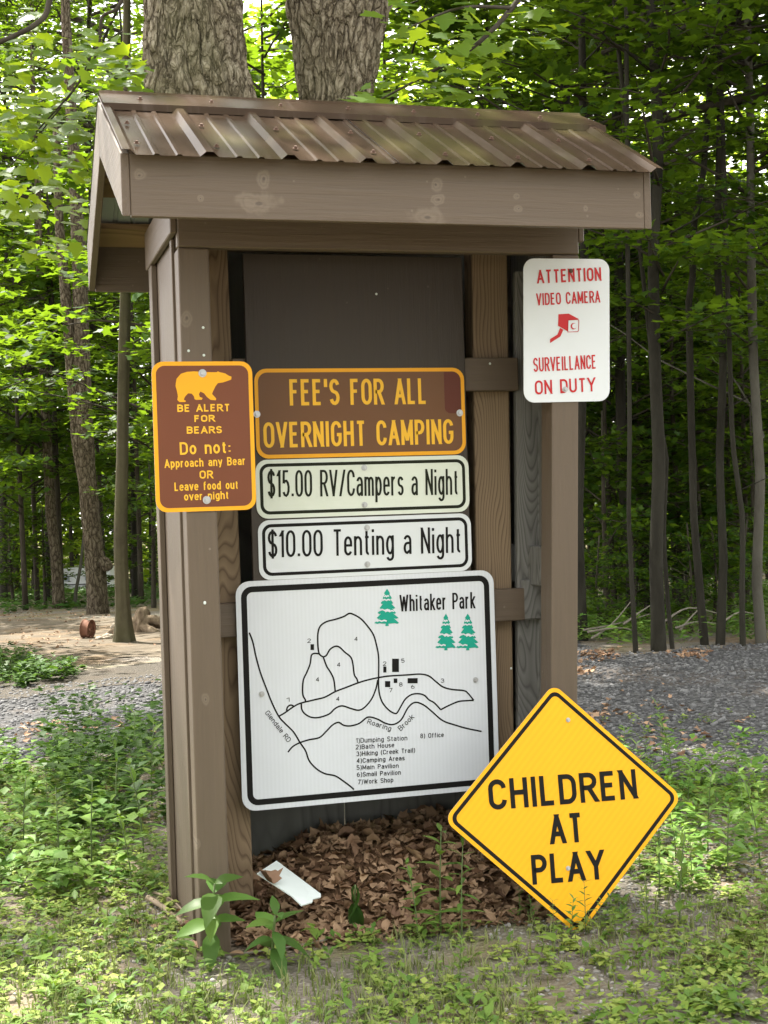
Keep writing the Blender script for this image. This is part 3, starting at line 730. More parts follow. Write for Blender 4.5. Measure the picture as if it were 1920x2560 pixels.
# --- bear warning sign on the left front post
s = Sign('bear_warning_sign', 'brown and yellow bear alert sign bolted to the left front post', (.06, -.004, 1.57), X_, Z_)
a, b = s.fit((377, 905), (630.7, 902.4), (640, 1271), (391.5, 1284.4)); th = .003
s.plate('plate', s.rr(a, b, .035), th, .0, M['gold'], M['alu'])
s.plate('panel', s.rr(*insetp(a, b, .0125), .026), .0003, .0006, M['brown_s'])
for txt, p, q, cap, st in (('BE ALERT', (443.4, 1030), (575, 1028), 18.5, 3.6), ('FOR', (486, 1055), (537, 1054), 17, 3.6), ('BEARS', (467, 1084.4), (555, 1083), 18, 3.6),
        ('Do not:', (450, 1137), (577, 1132.5), 31, 4.8), ('Approach any Bear', (411.6, 1170), (614, 1162), 21, 3.2), ('OR', (499, 1196.5), (532.6, 1196), 20, 3.6),
        ('Leave food out', (436.5, 1227.6), (595.7, 1222), 21, 3.2), ('over night', (460.4, 1251.5), (572, 1247), 20, 3.1)):
    s.text(txt, p, q, cap, st, M['gold2'])
bear = ((1215, 990), (1220, 960), (1250, 925), (1290, 912), (1340, 908), (1400, 912), (1460, 914), (1498, 914), (1506, 908), (1518, 914), (1555, 922), (1580, 938), (1600, 945), (1598, 965), (1570, 975), (1540, 985), (1505, 990), (1490, 1010), (1470, 1050), (1465, 1065), (1480, 1080), (1495, 1098), (1490, 1108), (1455, 1105), (1430, 1085), (1410, 1060), (1385, 1047), (1375, 1065), (1380, 1085), (1400, 1092), (1395, 1104), (1355, 1105), (1345, 1100), (1340, 1080), (1325, 1062), (1300, 1060), (1285, 1075), (1275, 1090), (1270, 1105), (1285, 1112), (1280, 1120), (1240, 1120), (1225, 1105), (1230, 1080), (1222, 1040), (1213, 1010))
s.poly('bear_symbol', [(x/2.765, 600+y/2.765) for x, y in bear][::-1], M['gold'])
s.bolt(*z3(313, 138), r=.010); s.bolt(*z3(333, 735), r=.010)
# --- fee sign
s = Sign('fee_sign', 'wide faded brown sign reading fees for all overnight camping', (.62, YP-.004, 1.65), X_, Z_)
a, b = s.fit((634, 922), (1161, 919), (1164, 1136), (642, 1146.5))
s.plate('plate', s.rr(a, b, .040), th, 0, M['gold'], M['alu'])
i0, i1 = insetp(a, b, .0125)
s.plate('panel', s.rr(i0, i1, .030), .0003, .0006, M['brown_f'])
p0 = s.px(*z3(1450, 140)); p1 = s.px(*z3(1535, 326))
s.plate('dark_patch', [(p0[0], i1[1]-.001), (p0[0], p1[1]+.02)]+arc(p0[0]+.02, p1[1]+.02, .02, .02, 180, 270, 5)+[(i1[0]-.002, p1[1]), (i1[0]-.002, i1[1]-.03)]+arc(i1[0]-.030, i1[1]-.030, .028, .029, 0, 90, 5), .0002, .0009, M['brown_d'])
s.text("FEE'S FOR ALL", (724.6, 1014), (1068, 1010), 65, 8.4, M['gold2'], .0014); s.text('OVERNIGHT CAMPING', (659.4, 1120), (1134, 1109.5), 63, 8.2, M['gold2'], .0014)
s.bolt(*z3(569, 331), r=.0095); s.bolt(*z3(1525, 325), r=.0095)
# --- price signs
def price(name, label, corners, m, ink, lines, bolts):
    s = Sign(name, label, (.62, YP-.004, 1.2), X_, Z_); a, b = s.fit(*corners)
    s.plate('plate', s.rr(a, b, .038), th, 0, m, M['alu'])
    s.ring('border', s.rr(*insetp(a, b, .013), .030), s.rr(*insetp(a, b, .0235), .021), .0006, ink)
    for l in lines: s.text(*l, ink)
    for q in bolts: s.bolt(*q, r=.008)
price('price_sign', 'white sign with the nightly price for campers, just below the fee sign', ((640, 1149), (1172, 1138.5), (1173, 1279), (640, 1297.7)), M['white_g'], M['dkgreen'],
      [('$15.00 RV/Campers a Night', (669, 1243), (1146, 1236.6), 66, 5.6)], [z3(1075, 583), z3(1077, 758)])
price('price_sign', 'white sign with the nightly tenting price, just above the map', ((645, 1300), (1178, 1284), (1179, 1427.6), (647.7, 1450)), M['white'], M['black'],
      [('$10.00 Tenting a Night', (670, 1394), (1153, 1381.5), 66, 6.0)], [z3(1088, 866), z3(1090, 1038)])
# --- park map
s = Sign('park_map_sign', 'large white park map board with black border and trail lines', (.62, YP-.004, .74), X_, Z_)
a, b = s.fit((591, 1452), (1233, 1427), (1250, 1974), (603.4, 2026))
s.plate('plate', s.rr(a, b, .045), th, 0, M['white_m'], M['alu'])
s.ring('border', s.rr(*insetp(a, b, .017), .036), s.rr(*insetp(a, b, .036), .018), .0006, M['black'])
for txt, p, q, cap, st in (('Whitaker Park', (1012, 297), (1447, 278), 95, 11), ('1)Dumping Station', (760, 1054), (1055, 1038), 28, 3.6), ('2)Bath House', (758, 1091), (980, 1078), 27, 4.0), ('3)Hiking (Creek Trail)', (762, 1130), (1100, 1108), 27, 4.0),
        ('4)Camping Areas', (763, 1170), (1040, 1153), 27, 4.0), ('5)Main Pavilion', (763, 1209), (1005, 1197), 27, 4.0), ('6)Small Pavilion', (765, 1249), (1018, 1236), 27, 4.0), ('7)Work Shop', (770, 1292), (975, 1279), 27, 4.0), ('8) Office', (1130, 1027), (1265, 1019), 27, 4.0),
        ('Glendale RD', (234, 882), (366, 1052), 30, 3.8), ('Roaring', (822, 942), (958, 986), 30, 3.8), ('Brook', (1018, 986), (1097, 908), 30, 3.8)):
    s.text(txt, z4(*p), z4(*q), cap/2.304, st/2.304, M['black'])
for ch, x, y in (('4', 760, 455), ('4', 660, 603), ('4', 538, 688), ('4', 655, 800), ('2', 490, 465), ('2', 925, 597), ('5', 1030, 580), ('3', 1258, 695), ('8', 1018, 717), ('6', 1087, 730), ('7', 960, 750), ('1', 368, 805)):
    s.text(ch, z4(x-10, y+12), z4(x+10, y+11), 24/2.304, 3.2/2.304, M['black'])
for x0, y0, x1, y1 in ((498, 485, 518, 518), (917, 613, 935, 648), (968, 568, 1007, 645), (927, 697, 957, 732), (977, 682, 998, 708), (1057, 680, 1115, 710)):
    s.poly('map_building', [z4(x0, y1), z4(x1, y1), z4(x1, y0), z4(x0, y0)], M['black'])
def smooth(pts, n=5):
    P = [np.array(p, float) for p in pts]; out = []
    for i in range(len(P)-1):
        p0, p1, p2, p3 = P[max(i-1, 0)], P[i], P[i+1], P[min(i+2, len(P)-1)]
        for k in range(n):
            t = k/n; out.append(.5*((2*p1)+(-p0+p2)*t+(2*p0-5*p1+4*p2-p3)*t*t+(-p0+3*p1-3*p2+p3)*t**3))
    return out+[P[-1]]
lines = {'road_line': [[(145, 418), (165, 470), (185, 560), (210, 650), (240, 730), (275, 820), (315, 900), (350, 940), (400, 990), (437, 1050), (470, 1100), (490, 1155), (530, 1200), (580, 1230), (640, 1243), (690, 1275), (730, 1305), (748, 1322)],
    [(315, 900), (350, 880), (400, 845), (440, 825), (520, 805), (580, 790), (640, 758), (700, 735), (770, 708), (830, 690), (890, 677), (950, 668), (1050, 662), (1130, 657), (1180, 668), (1220, 700), (1260, 730), (1310, 745), (1380, 752), (1405, 768), (1438, 808)]],
  'trail_line': [[(1438, 808), (1400, 810), (1350, 815), (1290, 840), (1248, 862)], [(1248, 862), (1210, 822), (1180, 805), (1155, 780), (1120, 770), (1080, 775), (1045, 800), (1020, 840), (1000, 875), (985, 884), (950, 865), (915, 825), (897, 780), (890, 730), (890, 677)],
    [(890, 677), (890, 560), (878, 490), (860, 430), (830, 385), (790, 340), (745, 313), (720, 308), (690, 325), (640, 342), (590, 355), (555, 380), (541, 420), (540, 480), (545, 530), (555, 548), (572, 557), (590, 548), (610, 515), (640, 497), (665, 502), (695, 530), (730, 560), (742, 600), (750, 660), (765, 685), (772, 710)],
    [(545, 540), (520, 538), (503, 550), (495, 600), (475, 650), (457, 690), (452, 740), (455, 780), (468, 805), (468, 815)], [(572, 560), (590, 610), (615, 650), (632, 690), (640, 755)],
    [(445, 828), (448, 860), (465, 885), (500, 905), (545, 907), (605, 887), (640, 855), (680, 840), (730, 855), (775, 865), (810, 848), (850, 800), (875, 740), (885, 690)], [(360, 868), (365, 848), (380, 836), (395, 838), (400, 845)]],
  'brook_line': [[(368, 1107), (395, 1075), (437, 1052), (490, 1035), (550, 1022), (590, 985), (625, 950), (660, 935), (690, 952), (730, 955), (780, 940), (828, 905), (880, 915), (930, 940), (975, 947), (1020, 920), (1060, 850), (1100, 820), (1150, 835), (1200, 875), (1260, 925), (1330, 950), (1400, 970), (1483, 987)]]}
for k, ls in lines.items():
    s.strokes(k, [[s.px(*z4(*p)) for p in smooth(l)] for l in ls], .0052, .0010, M['black'])
def pine(x0, y0, x1, y1):
    cx = (x0+x1)/2-(x1-x0)*.06; L = []; Rr = []; n = 7
    for i in range(n):
        t0 = i/n; t1 = (i+1)/n; hw = (x1-x0)*.5*(.10+.90*t1**.95); hw0 = (x1-x0)*.5*(.10+.90*t1**.95)*.62
        y = y0+(y1-y0)*.93*t1
        Rr += [(cx+hw*(1.05 if i % 2 else .95), y-(y1-y0)*.012), (cx+hw*.8, y+(y1-y0)*.012), (cx+hw0, y-(y1-y0)*.005)]
        L += [(cx-hw*(.95 if i % 2 else 1.03), y-(y1-y0)*.010), (cx-hw*.78, y+(y1-y0)*.014), (cx-hw0, y)]
    tr = [(cx+8, y0+(y1-y0)*.94), (cx+10, y1), (cx-10, y1), (cx-8, y0+(y1-y0)*.94)]
    s.poly('pine_symbol', [z4(*p) for p in ([(cx, y0)]+Rr+tr+L[::-1])][::-1], M['teal'])
    tk = []
    for fy, fx, w in ((.20, -.02, .10), (.30, -.03, .16), (.57, -.10, .22), (.60, .10, .18), (.86, -.22, .20)):
        xx = cx+(x1-x0)*fx; yy = y0+(y1-y0)*fy; ww = (x1-x0)*w
        tk.append([s.px(*z4(xx-ww, yy+4)), s.px(*z4(xx-ww*.4, yy-3)), s.px(*z4(xx, yy+3)), s.px(*z4(xx+ww*.5, yy-3)), s.px(*z4(xx+ww, yy+2))])
    s.strokes('pine_highlight', tk, .0045, .0018, M['white_m'])
pine(875, 165, 1020, 380); pine(1225, 308, 1345, 520); pine(1345, 308, 1478, 520)
s.bolt(*z4(217, 772), r=.0075); s.bolt(*z4(1448, 690), r=.0075)
# --- camera surveillance sign (leans with the right front post)
lv = Vector((LEAN, 0, 1)).normalized(); lu = Vector((1, 0, -LEAN)).normalized()
s = Sign('surveillance_sign', 'white sign with red video camera surveillance lettering on the right post', (1.25, -.004, 1.9), (1, 0, .008), Vector((-.008+.036, 0, 1)))
a, b = s.fit((1308.8, 647), (1525.8, 647), (1522, 1002), (1309, 1007.5))
s.plate('plate', s.rr(a, b, .037), th, 0, M['white'], M['alu'])
for txt, p, q, cap, st in (('ATTENTION', (1338.6, 706), (1499.4, 705), 33.5, 5.0), ('VIDEO CAMERA', (1339, 761), (1498.5, 759.6), 30, 3.9), ('SURVEILLANCE', (1337, 927), (1494, 924.5), 35, 3.9), ('ON DUTY', (1343, 984), (1494, 981), 35, 5.0)):
    s.text(txt, p, q, cap, st, M['red'])
s.poly('camera_symbol', [z5(*p) for p in ((1003, 590), (1085, 588), (1168, 635), (1085, 640), (1083, 730), (1003, 682))][::-1], M['red'])
s.poly('camera_arm', [z5(*p) for p in ((1020, 700), (1047, 715), (1025, 768), (943, 818), (943, 785), (1000, 752))][::-1], M['red'])
s.strokes('lens_frame', [[s.px(*z5(*p)) for p in ((1083, 640), (1160, 638), (1168, 646), (1168, 728), (1160, 735), (1083, 735), (1083, 640))]], .0021, .0012, M['red'])
lc = s.px(*z5(1128, 690)); s.plate('lens', arc(lc[0], lc[1], .0105, .0105, 0, 345, 22), .0001, .0013, M['red'])
lc = s.px(*z5(1134, 689)); s.plate('lens_glint', arc(lc[0], lc[1], .0082, .0082, 0, 345, 20), .0001, .0017, M['white'])
s.bolt(*z5(1090, 248), M['rusty'], r=.006); s.bolt(*z5(1077, 1192), r=.0075)
# --- yellow diamond leaning on the right front post
vv = Vector((0, .150, .79)).normalized()
s = Sign('diamond_sign', 'yellow diamond children at play sign leaning against the right front post', (1.14, -.172, -.015), X_, vv)
cs = [s.px(*p) for p in ((1421.8, 1717), (1120.5, 2047.5), (1695, 1994), (1404, 2313))]
cx = (cs[1][0]+cs[2][0])/2; hw = (cs[2][0]-cs[1][0])/2; top = cs[0][1]; cy = (cs[1][1]+cs[2][1])/2; hh = top-cy
def diamond(cx, cy, w, h, r, n=6):
    P = []; k = r
    for ang in (0, 90, 180, 270):
        c = (cx+(w-r*1.414)*math.cos(R_(ang)), cy+(h-r*1.414)*math.sin(R_(ang))); P += arc(c[0], c[1], r, r, ang-45, ang+45, n)
    return P
rd = .034; g = rd*.414; w0, h0 = hw+g, hh+g
s.plate('plate', diamond(cx, cy, w0, h0, rd), .0025, 0, M['yellow'], M['alu'])
s.ring('border', diamond(cx, cy, w0-.017, h0-.017, .026), diamond(cx, cy, w0-.034, h0-.034, .018), .0006, M['black'])
for txt, p, q, cap, st in (('CHILDREN', (1224, 2025.7), (1594, 1996), 75, 12.2), ('AT', (1376, 2111), (1460, 2104), 74, 12.2), ('PLAY', (1331.6, 2212), (1513, 2197), 74, 12.2)):
    s.text(txt, p, q, cap, st, M['black'])
s.bolt(*z6(671, 296), r=.006); s.bolt(*z6(671, 1028), r=.006)
#PART3
# ------------------------------------------------------------------ foliage builders
def fan(outline, c=(0, .35)):
    v = [c]+list(outline); n = len(outline); f = [(0, i+1, (i+1) % n+1) for i in range(n)]
    return np.array([(x, y, 0) for x, y in v], float), np.array(f)
_h = [(0, -.02), (.11, -.05), (.34, -.03), (.29, .12), (.55, .33), (.36, .37), (.34, .50), (.21, .56), (.17, .74)]
MAPLE = fan(_h+[(0, 1.)]+[(-x, y) for x, y in _h[:0:-1]])
MID = fan([(0, -.02), (.33, .0), (.30, .16), (.52, .38), (.22, .50), (0, 1), (-.22, .50), (-.52, .38), (-.30, .16), (-.33, 0)])
FAR = (np.array([(0, 0, 0), (.42, .42, .04), (0, 1, 0), (-.42, .42, .04)], float), np.array([(0, 1, 2), (0, 2, 3)]))
_b = [(0, 0), (.09, .12), (.17, .32), (.18, .50), (.12, .75), (0, 1)]
def blade(width=1., droop=.25, fold=.25, curl=0.):
    """pointed oval leaf with a folded midrib, base at origin, along +y"""
    V = []; Fc = []
    for i, (x, y) in enumerate(_b):
        z = -droop*y*y; V += [(-x*width, y, z+fold*x*width), (0, y, z), (x*width, y, z+fold*x*width)]
    for i in range(len(_b)-1):
        a = i*3; Fc += [(a, a+1, a+4, a+3), (a+1, a+2, a+5, a+4)]
    return np.array(V), np.array(Fc)
BL = blade(); BLN = blade(.62, .3); BLR = blade(1.5, .15)
GR = (np.array([(-.012, 0, 0), (.012, 0, 0), (.010, .5, .0), (-.010, .5, .0), (0, 1, -.18)]), None)
def frames(N, up, tilt, r):
    """N random rotation matrices: leaf plane close to 'up' with a random tilt, random heading"""
    hd = r.uniform(0, 2*np.pi, N); tl = np.abs(r.normal(0, tilt, N)); ta = r.uniform(0, 2*np.pi, N)
    n = np.stack([np.sin(tl)*np.cos(ta), np.sin(tl)*np.sin(ta), np.cos(tl)], 1)+np.asarray(up); n /= np.linalg.norm(n, axis=1)[:, None]
    y = np.stack([np.cos(hd), np.sin(hd), np.zeros(N)], 1); y -= n*(y*n).sum(1)[:, None]; y /= np.linalg.norm(y, axis=1)[:, None]
    x = np.cross(y, n); return np.stack([x, y, n], 2)
def place(tpl, c, Rm, size, r, foldz=0.):
    v, f = tpl; N = len(c)
    V = np.einsum('nij,kj->nki', Rm, v)*size[:, None, None]+c[:, None, :]
    Fc = (f[None]+(np.arange(N)*len(v))[:, None, None]).reshape(-1, f.shape[1])
    rnd = np.repeat(r.uniform(0, 1, N), len(v)); return V.reshape(-1, 3), Fc, rnd
def merge(parts):
    V = []; Fc = []; A = []; o = 0
    for v, f, a in parts: V.append(v); Fc.append(f+o); A.append(a); o += len(v)
    return np.concatenate(V), np.concatenate(Fc), np.concatenate(A)
def sprays(cs, n, rad, size, tpl, r, flat_=.10, tilt=.45, droop=.0, up=(0, 0, 0)):
    """flat leafy sprays (as on shaded maples) round the points cs"""
    P = []
    for c, R1 in zip(cs, rad):
        k = max(4, int(n*R1*R1)); th = r.uniform(0, 2*np.pi, k); q = R1*np.sqrt(r.uniform(0, 1, k))
        ax = r.uniform(0, np.pi); el = .62
        x = q*np.cos(th); y = q*np.sin(th)*el; x, y = x*np.cos(ax)-y*np.sin(ax), x*np.sin(ax)+y*np.cos(ax)
        z = r.normal(0, flat_, k)*R1-droop*q*q
        P.append(np.stack([x, y, z], 1)+np.asarray(c))
    P = np.concatenate(P); N = len(P)
    return place(tpl, P, frames(N, up, tilt, r), size*r.uniform(.65, 1.2, N), r)
def limb(mb, a, b, r0, r1, sides=6, bend=.12, seg=6):
    a, b = Vector(a), Vector(b); L = (b-a).length; off = Vector((random.uniform(-1, 1), random.uniform(-1, 1), random.uniform(-.3, 1)))*L*bend
    P = [a.lerp(b, t)+off*math.sin(t*math.pi)+Vector((random.uniform(-1, 1), random.uniform(-1, 1), random.uniform(-1, 1)))*L*.012 for t in np.linspace(0, 1, seg)]
    mb.tube(P, [r0+(r1-r0)*t for t in np.linspace(0, 1, seg)], sides); return P

# crown variants shared by the forest trees
def crown_variant(seed, z0, z1, rmax, nbr, leaf, tpl, dens, shape='layer'):
    r = np.random.default_rng(seed); random.seed(seed); mb = MB(); cs = []; rad = []
    for i in range(nbr):
        z = z0+(z1-z0)*(i+r.uniform(0, 1))/nbr; t = (z-z0)/(z1-z0)
        prof = (.55+.45*math.sin(min(1, t*1.2)*math.pi)) if shape == 'layer' else math.sqrt(max(.06, 1-(2*t-1)**2))
        L = rmax*prof*r.uniform(.6, 1.1); th = r.uniform(0, 2*np.pi)
        e = (L*math.cos(th), L*math.sin(th), z+L*r.uniform(-.05, .35)); P = limb(mb, (0, 0, z-.15*L), e, .008+.007*L, .003)
        for k in range(1, len(P)):
            if k >= 2 or L < 1:
                cs.append(np.array(P[k])+r.normal(0, .10, 3)*L*.5); rad.append(r.uniform(.28, .55)*(.5+.3*L))
        for k in (2, 3, 4):
            d = r.uniform(0, 2*np.pi); l = .35*L; q = np.array(P[k])+np.array((math.cos(d), math.sin(d), .05))*l
            limb(mb, P[k], q, .008, .003, 4, .1, 4); cs.append(q); rad.append(r.uniform(.25, .5)*(.5+.3*L))
    v, f, a = sprays(cs, dens, rad, leaf, tpl, r)
    me = tri_mesh('crown', v, f, a); me.materials.append(M['leaf'])
    lm = mesh('limbs', mb.v, mb.f, True); lm.materials.append(M['branch'])
    return me, lm
UNDER = [crown_variant(100+i, 1.5, 6.5, 2.2, 24, .135, MID, 105) for i in range(4)]
LOWER = [crown_variant(130+i, .5, 2.6, 1.15, 15, .12, MID, 95) for i in range(3)]
CANOPY = [crown_variant(160+i, 0., 8., 3.4, 40, .125, MID, 66, 'ball') for i in range(3)]

def trunk_me(path, rad, sides=14, amp=.06, freq=3., seed=0., rings=None, flare=.0):
    """tapering trunk along path with a lumpy, furrowed surface"""
    P = [Vector(p) for p in path]; n = rings or 24
    L = [0.]
    for a, b in zip(P, P[1:]): L.append(L[-1]+(b-a).length)
    def at(t):
        s = t*L[-1]
        for i in range(len(P)-1):
            if s <= L[i+1]+1e-9:
                u = (s-L[i])/(L[i+1]-L[i]); return P[i].lerp(P[i+1], u), rad[i]+(rad[i+1]-rad[i])*u
        return P[-1], rad[-1]
    V = []; Fc = []
    for j in range(n+1):
        c, r0 = at(j/n)
        for k in range(sides):
            th = 2*math.pi*k/sides; ux, uy = math.cos(th), math.sin(th)
            s = L[-1]*j/n
            fl = 1+flare*math.exp(-s/.28)*(1+.5*math.sin(th*5+seed))
            d = mn.noise((ux*freq+seed, uy*freq, s*freq*.35))*amp
            V.append(c+Vector((ux, uy, 0))*r0*(fl+d*1.0))
    for j in range(n):
        for k in range(sides):
            k2 = (k+1) % sides; Fc.append((j*sides+k, j*sides+k2, (j+1)*sides+k2, (j+1)*sides+k))
    Fc.append(tuple(range(sides))[::-1]); Fc.append(tuple(n*sides+k for k in range(sides)))
    return mesh('trunk', V, Fc, True)
NTREE = [0]
def tree(name, label, px, base, width, mat, group=None, d=None, top=None, crown=None, crown_z=5., cs=1., under=None, under_z=0., us=1., sides=12, amp=.07, flare=.5, freq=3., lean=0., cat='tree', stubs=0):
    """px: list of photo points up the trunk from the base; they share the base's distance"""
    g = at_g(*base) if d is None else at_d(base[0], base[1], d)
    if d is not None: g = Vector((g.x, g.y, terrain(g.x, g.y)))
    dist = (g-CAM).dot(FW); t = thing(name, label, cat, g, group)
    P = [g+Vector((0, 0, -.25))]
    for x, y in px:
        p = at_d(x, y, dist)
        if p.z > P[-1].z+.2: P.append(p+RT*random.uniform(-.05, .05)*(0 if amp > .1 else 1))
    r0 = width*dist/FPX/2; ztop = g.z+(top or 13)
    if P[-1].z < ztop-1:
        q = P[-1]-P[-2] if len(P) > 2 else Vector((0, 0, 1)); q = Vector((q.x/max(q.z, .2)*.4, q.y/max(q.z, .2)*.4, 1))
        z = P[-1].z; k = ztop-z; b0 = P[-1]
        P += [b0+q*(k*.5)+Vector((random.uniform(-.2, .2), random.uniform(-.2, .2), 0)), b0+q*k]
    Z = [p.z-g.z for p in P]; rad = [max(.02, r0*(1-.72*max(0, z)/(top or 13))) for z in Z]
    NTREE[0] += 1
    link('trunk', trunk_me(P, rad, sides, amp, freq, NTREE[0]*3.7, max(14, int(3*len(P)+(top or 13)*2)), flare), mat, t)
    if stubs:
        for k in range(stubs):
            mb = MB()
            z = random.uniform(1.2, 8.5)
            for a, b in zip(P, P[1:]):
                if b.z-g.z >= z:
                    c = a.lerp(b, (z-(a.z-g.z))/(b.z-a.z)); break
            th = random.uniform(0, 6.28); L = random.uniform(.5, 2.0); limb(mb, c, c+Vector((math.cos(th)*L, math.sin(th)*L, L*random.uniform(.1, .7))), r0*.22, .004, 5, .1, 6); mb.build('branch', mat, t)
    if crown is not None:
        me, lm = CANOPY[crown % 3]
        tip = P[-1]
        for nm, m_ in (('crown', me), ('limbs', lm)):
            o = link(nm, m_, None, t); o.matrix_parent_inverse = Matrix.Identity(4); o.location = (tip.x-g.x, tip.y-g.y, tip.z-g.z-6.2*cs); o.scale = (cs,)*3; o.rotation_euler.z = NTREE[0]*1.7
    if under is not None:
        me, lm = UNDER[under % 4]
        def xy(z):
            for a, b in zip(P, P[1:]):
                if b.z-g.z >= z: return a.lerp(b, max(0, min(1, (z-(a.z-g.z))/(b.z-a.z))))
            return P[-1]
        c = xy(under_z+3)
        for nm, m_ in (('lower_foliage', me), ('lower_limbs', lm)):
            o = link(nm, m_, None, t); o.matrix_parent_inverse = Matrix.Identity(4); o.location = (c.x-g.x, c.y-g.y, under_z); o.scale = (us,)*3; o.rotation_euler.z = NTREE[0]*2.3
    return t

# ------------------------------------------------------------------ the two big maples behind the kiosk
def maple_trunk(edges, dist, seed, label, hsplit):
    """edges: (y, x_left, x_right) in the photo at that distance"""
    c0 = [(y, (a+b)/2, (b-a)) for y, a, b in edges]
    y0, cx, w = c0[-1]; basep = at_d(cx, y0, dist); g = Vector((basep.x, basep.y, terrain(basep.x, basep.y)))
    t = thing('maple_tree', label, 'tree', g)
    sh = RT*(hsplit*dist/FPX); sh.z = 0; g += sh; t.location = g; pts = [(g+Vector((0, 0, -.3)), w*1.05*dist/FPX/2), (g+Vector((0, 0, .5)), w*.92*dist/FPX/2)]
    for y, cx, w in c0[::-1]:
        p = at_d(cx, y, dist); pts.append((p, w*dist/FPX/2))
    p, r = pts[-1]; pts += [(p+Vector((.05, .1, 2.)), r*.95), (p+Vector((.2, .3, 5)), r*.6), (p+Vector((.1, .3, 9)), r*.25)]
    V = []; Fc = []; sides = 220; n = 230
    Ls = [0.]
    for (a, _), (b, _) in zip(pts, pts[1:]): Ls.append(Ls[-1]+(b-a).length)
    for j in range(n+1):
        s_ = (3.2*j/40) if j < 40 else (3.2+3.0*(j-40)/170 if j < 210 else 6.2+(Ls[-1]-6.2)*(j-210)/20)
        i = max(k for k in range(len(pts)-1) if Ls[k] <= s_+1e-9); u = min(1, (s_-Ls[i])/(Ls[i+1]-Ls[i])); u2 = u*u*(3-2*u)
        c = pts[i][0].lerp(pts[i+1][0], u); r = pts[i][1]+(pts[i+1][1]-pts[i][1])*u2
        for k in range(sides):
            th = 2*math.pi*k/sides; ux, uy = math.cos(th), math.sin(th)
            w1 = mn.noise((ux*2.2+seed, uy*2.2, s_*.9)); 
            q = (ux*6.5+seed+w1*.8, uy*6.5, s_*3.6+w1)
            rg = min(1., abs(mn.noise(q))*3.2); q2 = (ux*15+seed+w1, uy*15, s_*9+w1*2); rg2 = min(1., abs(mn.noise(q2))*3.)
            V.append(c+Vector((ux, uy, 0))*(r*(1+.10*w1+.11*(rg-.6)+.045*(rg2-.5))))
    for j in range(n):
        for k in range(sides):
            k2 = (k+1) % sides; Fc.append((j*sides+k, j*sides+k2, (j+1)*sides+k2, (j+1)*sides+k))
    Fc.append(tuple(n*sides+k for k in range(sides)))
    link('trunk', mesh('trunk', V, Fc, True), M['bark_maple'], t)
    return t, pts[-3][0]
mapA, tipA = maple_trunk([(-200, 372, 590), (0, 367, 602), (150, 362, 612), (260, 372, 640)], 10., 1.3, 'stout maple with bulging furrowed trunk behind the kiosk ridge, beside the hanging bright leaves', 75)
mapB, tipB = maple_trunk([(-200, 690, 1010), (0, 724, 975), (120, 738, 945), (260, 752, 925)], 10.6, 9.1, 'stout maple whose trunk widens upward, behind the middle of the kiosk roof', 0)
# overhead crowns that shade the kiosk: one leaf cloud with limbs, used by both trees
HOLES = [(2.05, .6, .8), (2.9, .9, 1.1), (3.6, .2, 1.0), (1.8, 1.5, .5), (2.5, -.5, .55), (-1.1, -.7, .4), (.1, -1.0, .3), (-.9, 1.2, .3), (1.5, -1.15, .22), (.75, -1.3, .25), (-.55, -1.05, .3), (2.1, -1.0, .3), (-.35, -.35, .2), (1.75, -.35, .25)]
def lit(p):
    q = Vector(p); q = q-SUNV*(q.z/SUNV.z); return any(math.hypot(q.x-a, q.y-b) < r_ for a, b, r_ in HOLES)
def big_crown(seed, off, rad3, base):
    r = np.random.default_rng(seed); random.seed(seed); mb = MB(); cs = []; rr = []
    for i in range(46):
        v = r.normal(0, 1, 3); v /= np.linalg.norm(v); q = r.uniform(.35, 1.)**.6
        c = np.array(off)+v*q*np.array(rad3)
        if i % 3 == 0 and not lit(Vector(c)+base): limb(mb, (0, 0, -1.0), c, .07, .015, 6, .12, 7)
        for k in range(9):
            q_ = c+r.normal(0, 1.0, 3)*np.array((1, 1, .6)); R1 = r.uniform(.6, 1.15)
            if not any(lit(Vector(q_)+base+Vector((a_, b_, 0))*R1*.8) for a_, b_ in ((0, 0), (1, 0), (-1, 0), (0, 1), (0, -1))): cs.append(q_); rr.append(R1)
    v, f, a = sprays(cs, 50, rr, .17, FAR, r, .18, .5)
    me = tri_mesh('crown', v, f, a); me.materials.append(M['leaf']); lm = mesh('limbs', mb.v, mb.f, True); lm.materials.append(M['branch'])
    return me, lm
up_ = Vector((0, 0, 1.2)); BIG = [big_crown(5, (-.8, 0, 3.2), (4.6, 4.8, 2.9), tipA+up_), big_crown(6, (.8, -.6, 3.4), (4.6, 4.8, 2.9), tipB+up_)]
for t, tip, k in ((mapA, tipA, 0), (mapB, tipB, 1)):
    for nm, me in zip(('crown', 'limbs'), BIG[k]):
        o = link(nm, me, None, t); o.matrix_parent_inverse = Matrix.Identity(4); o.location = tip-t.location+up_
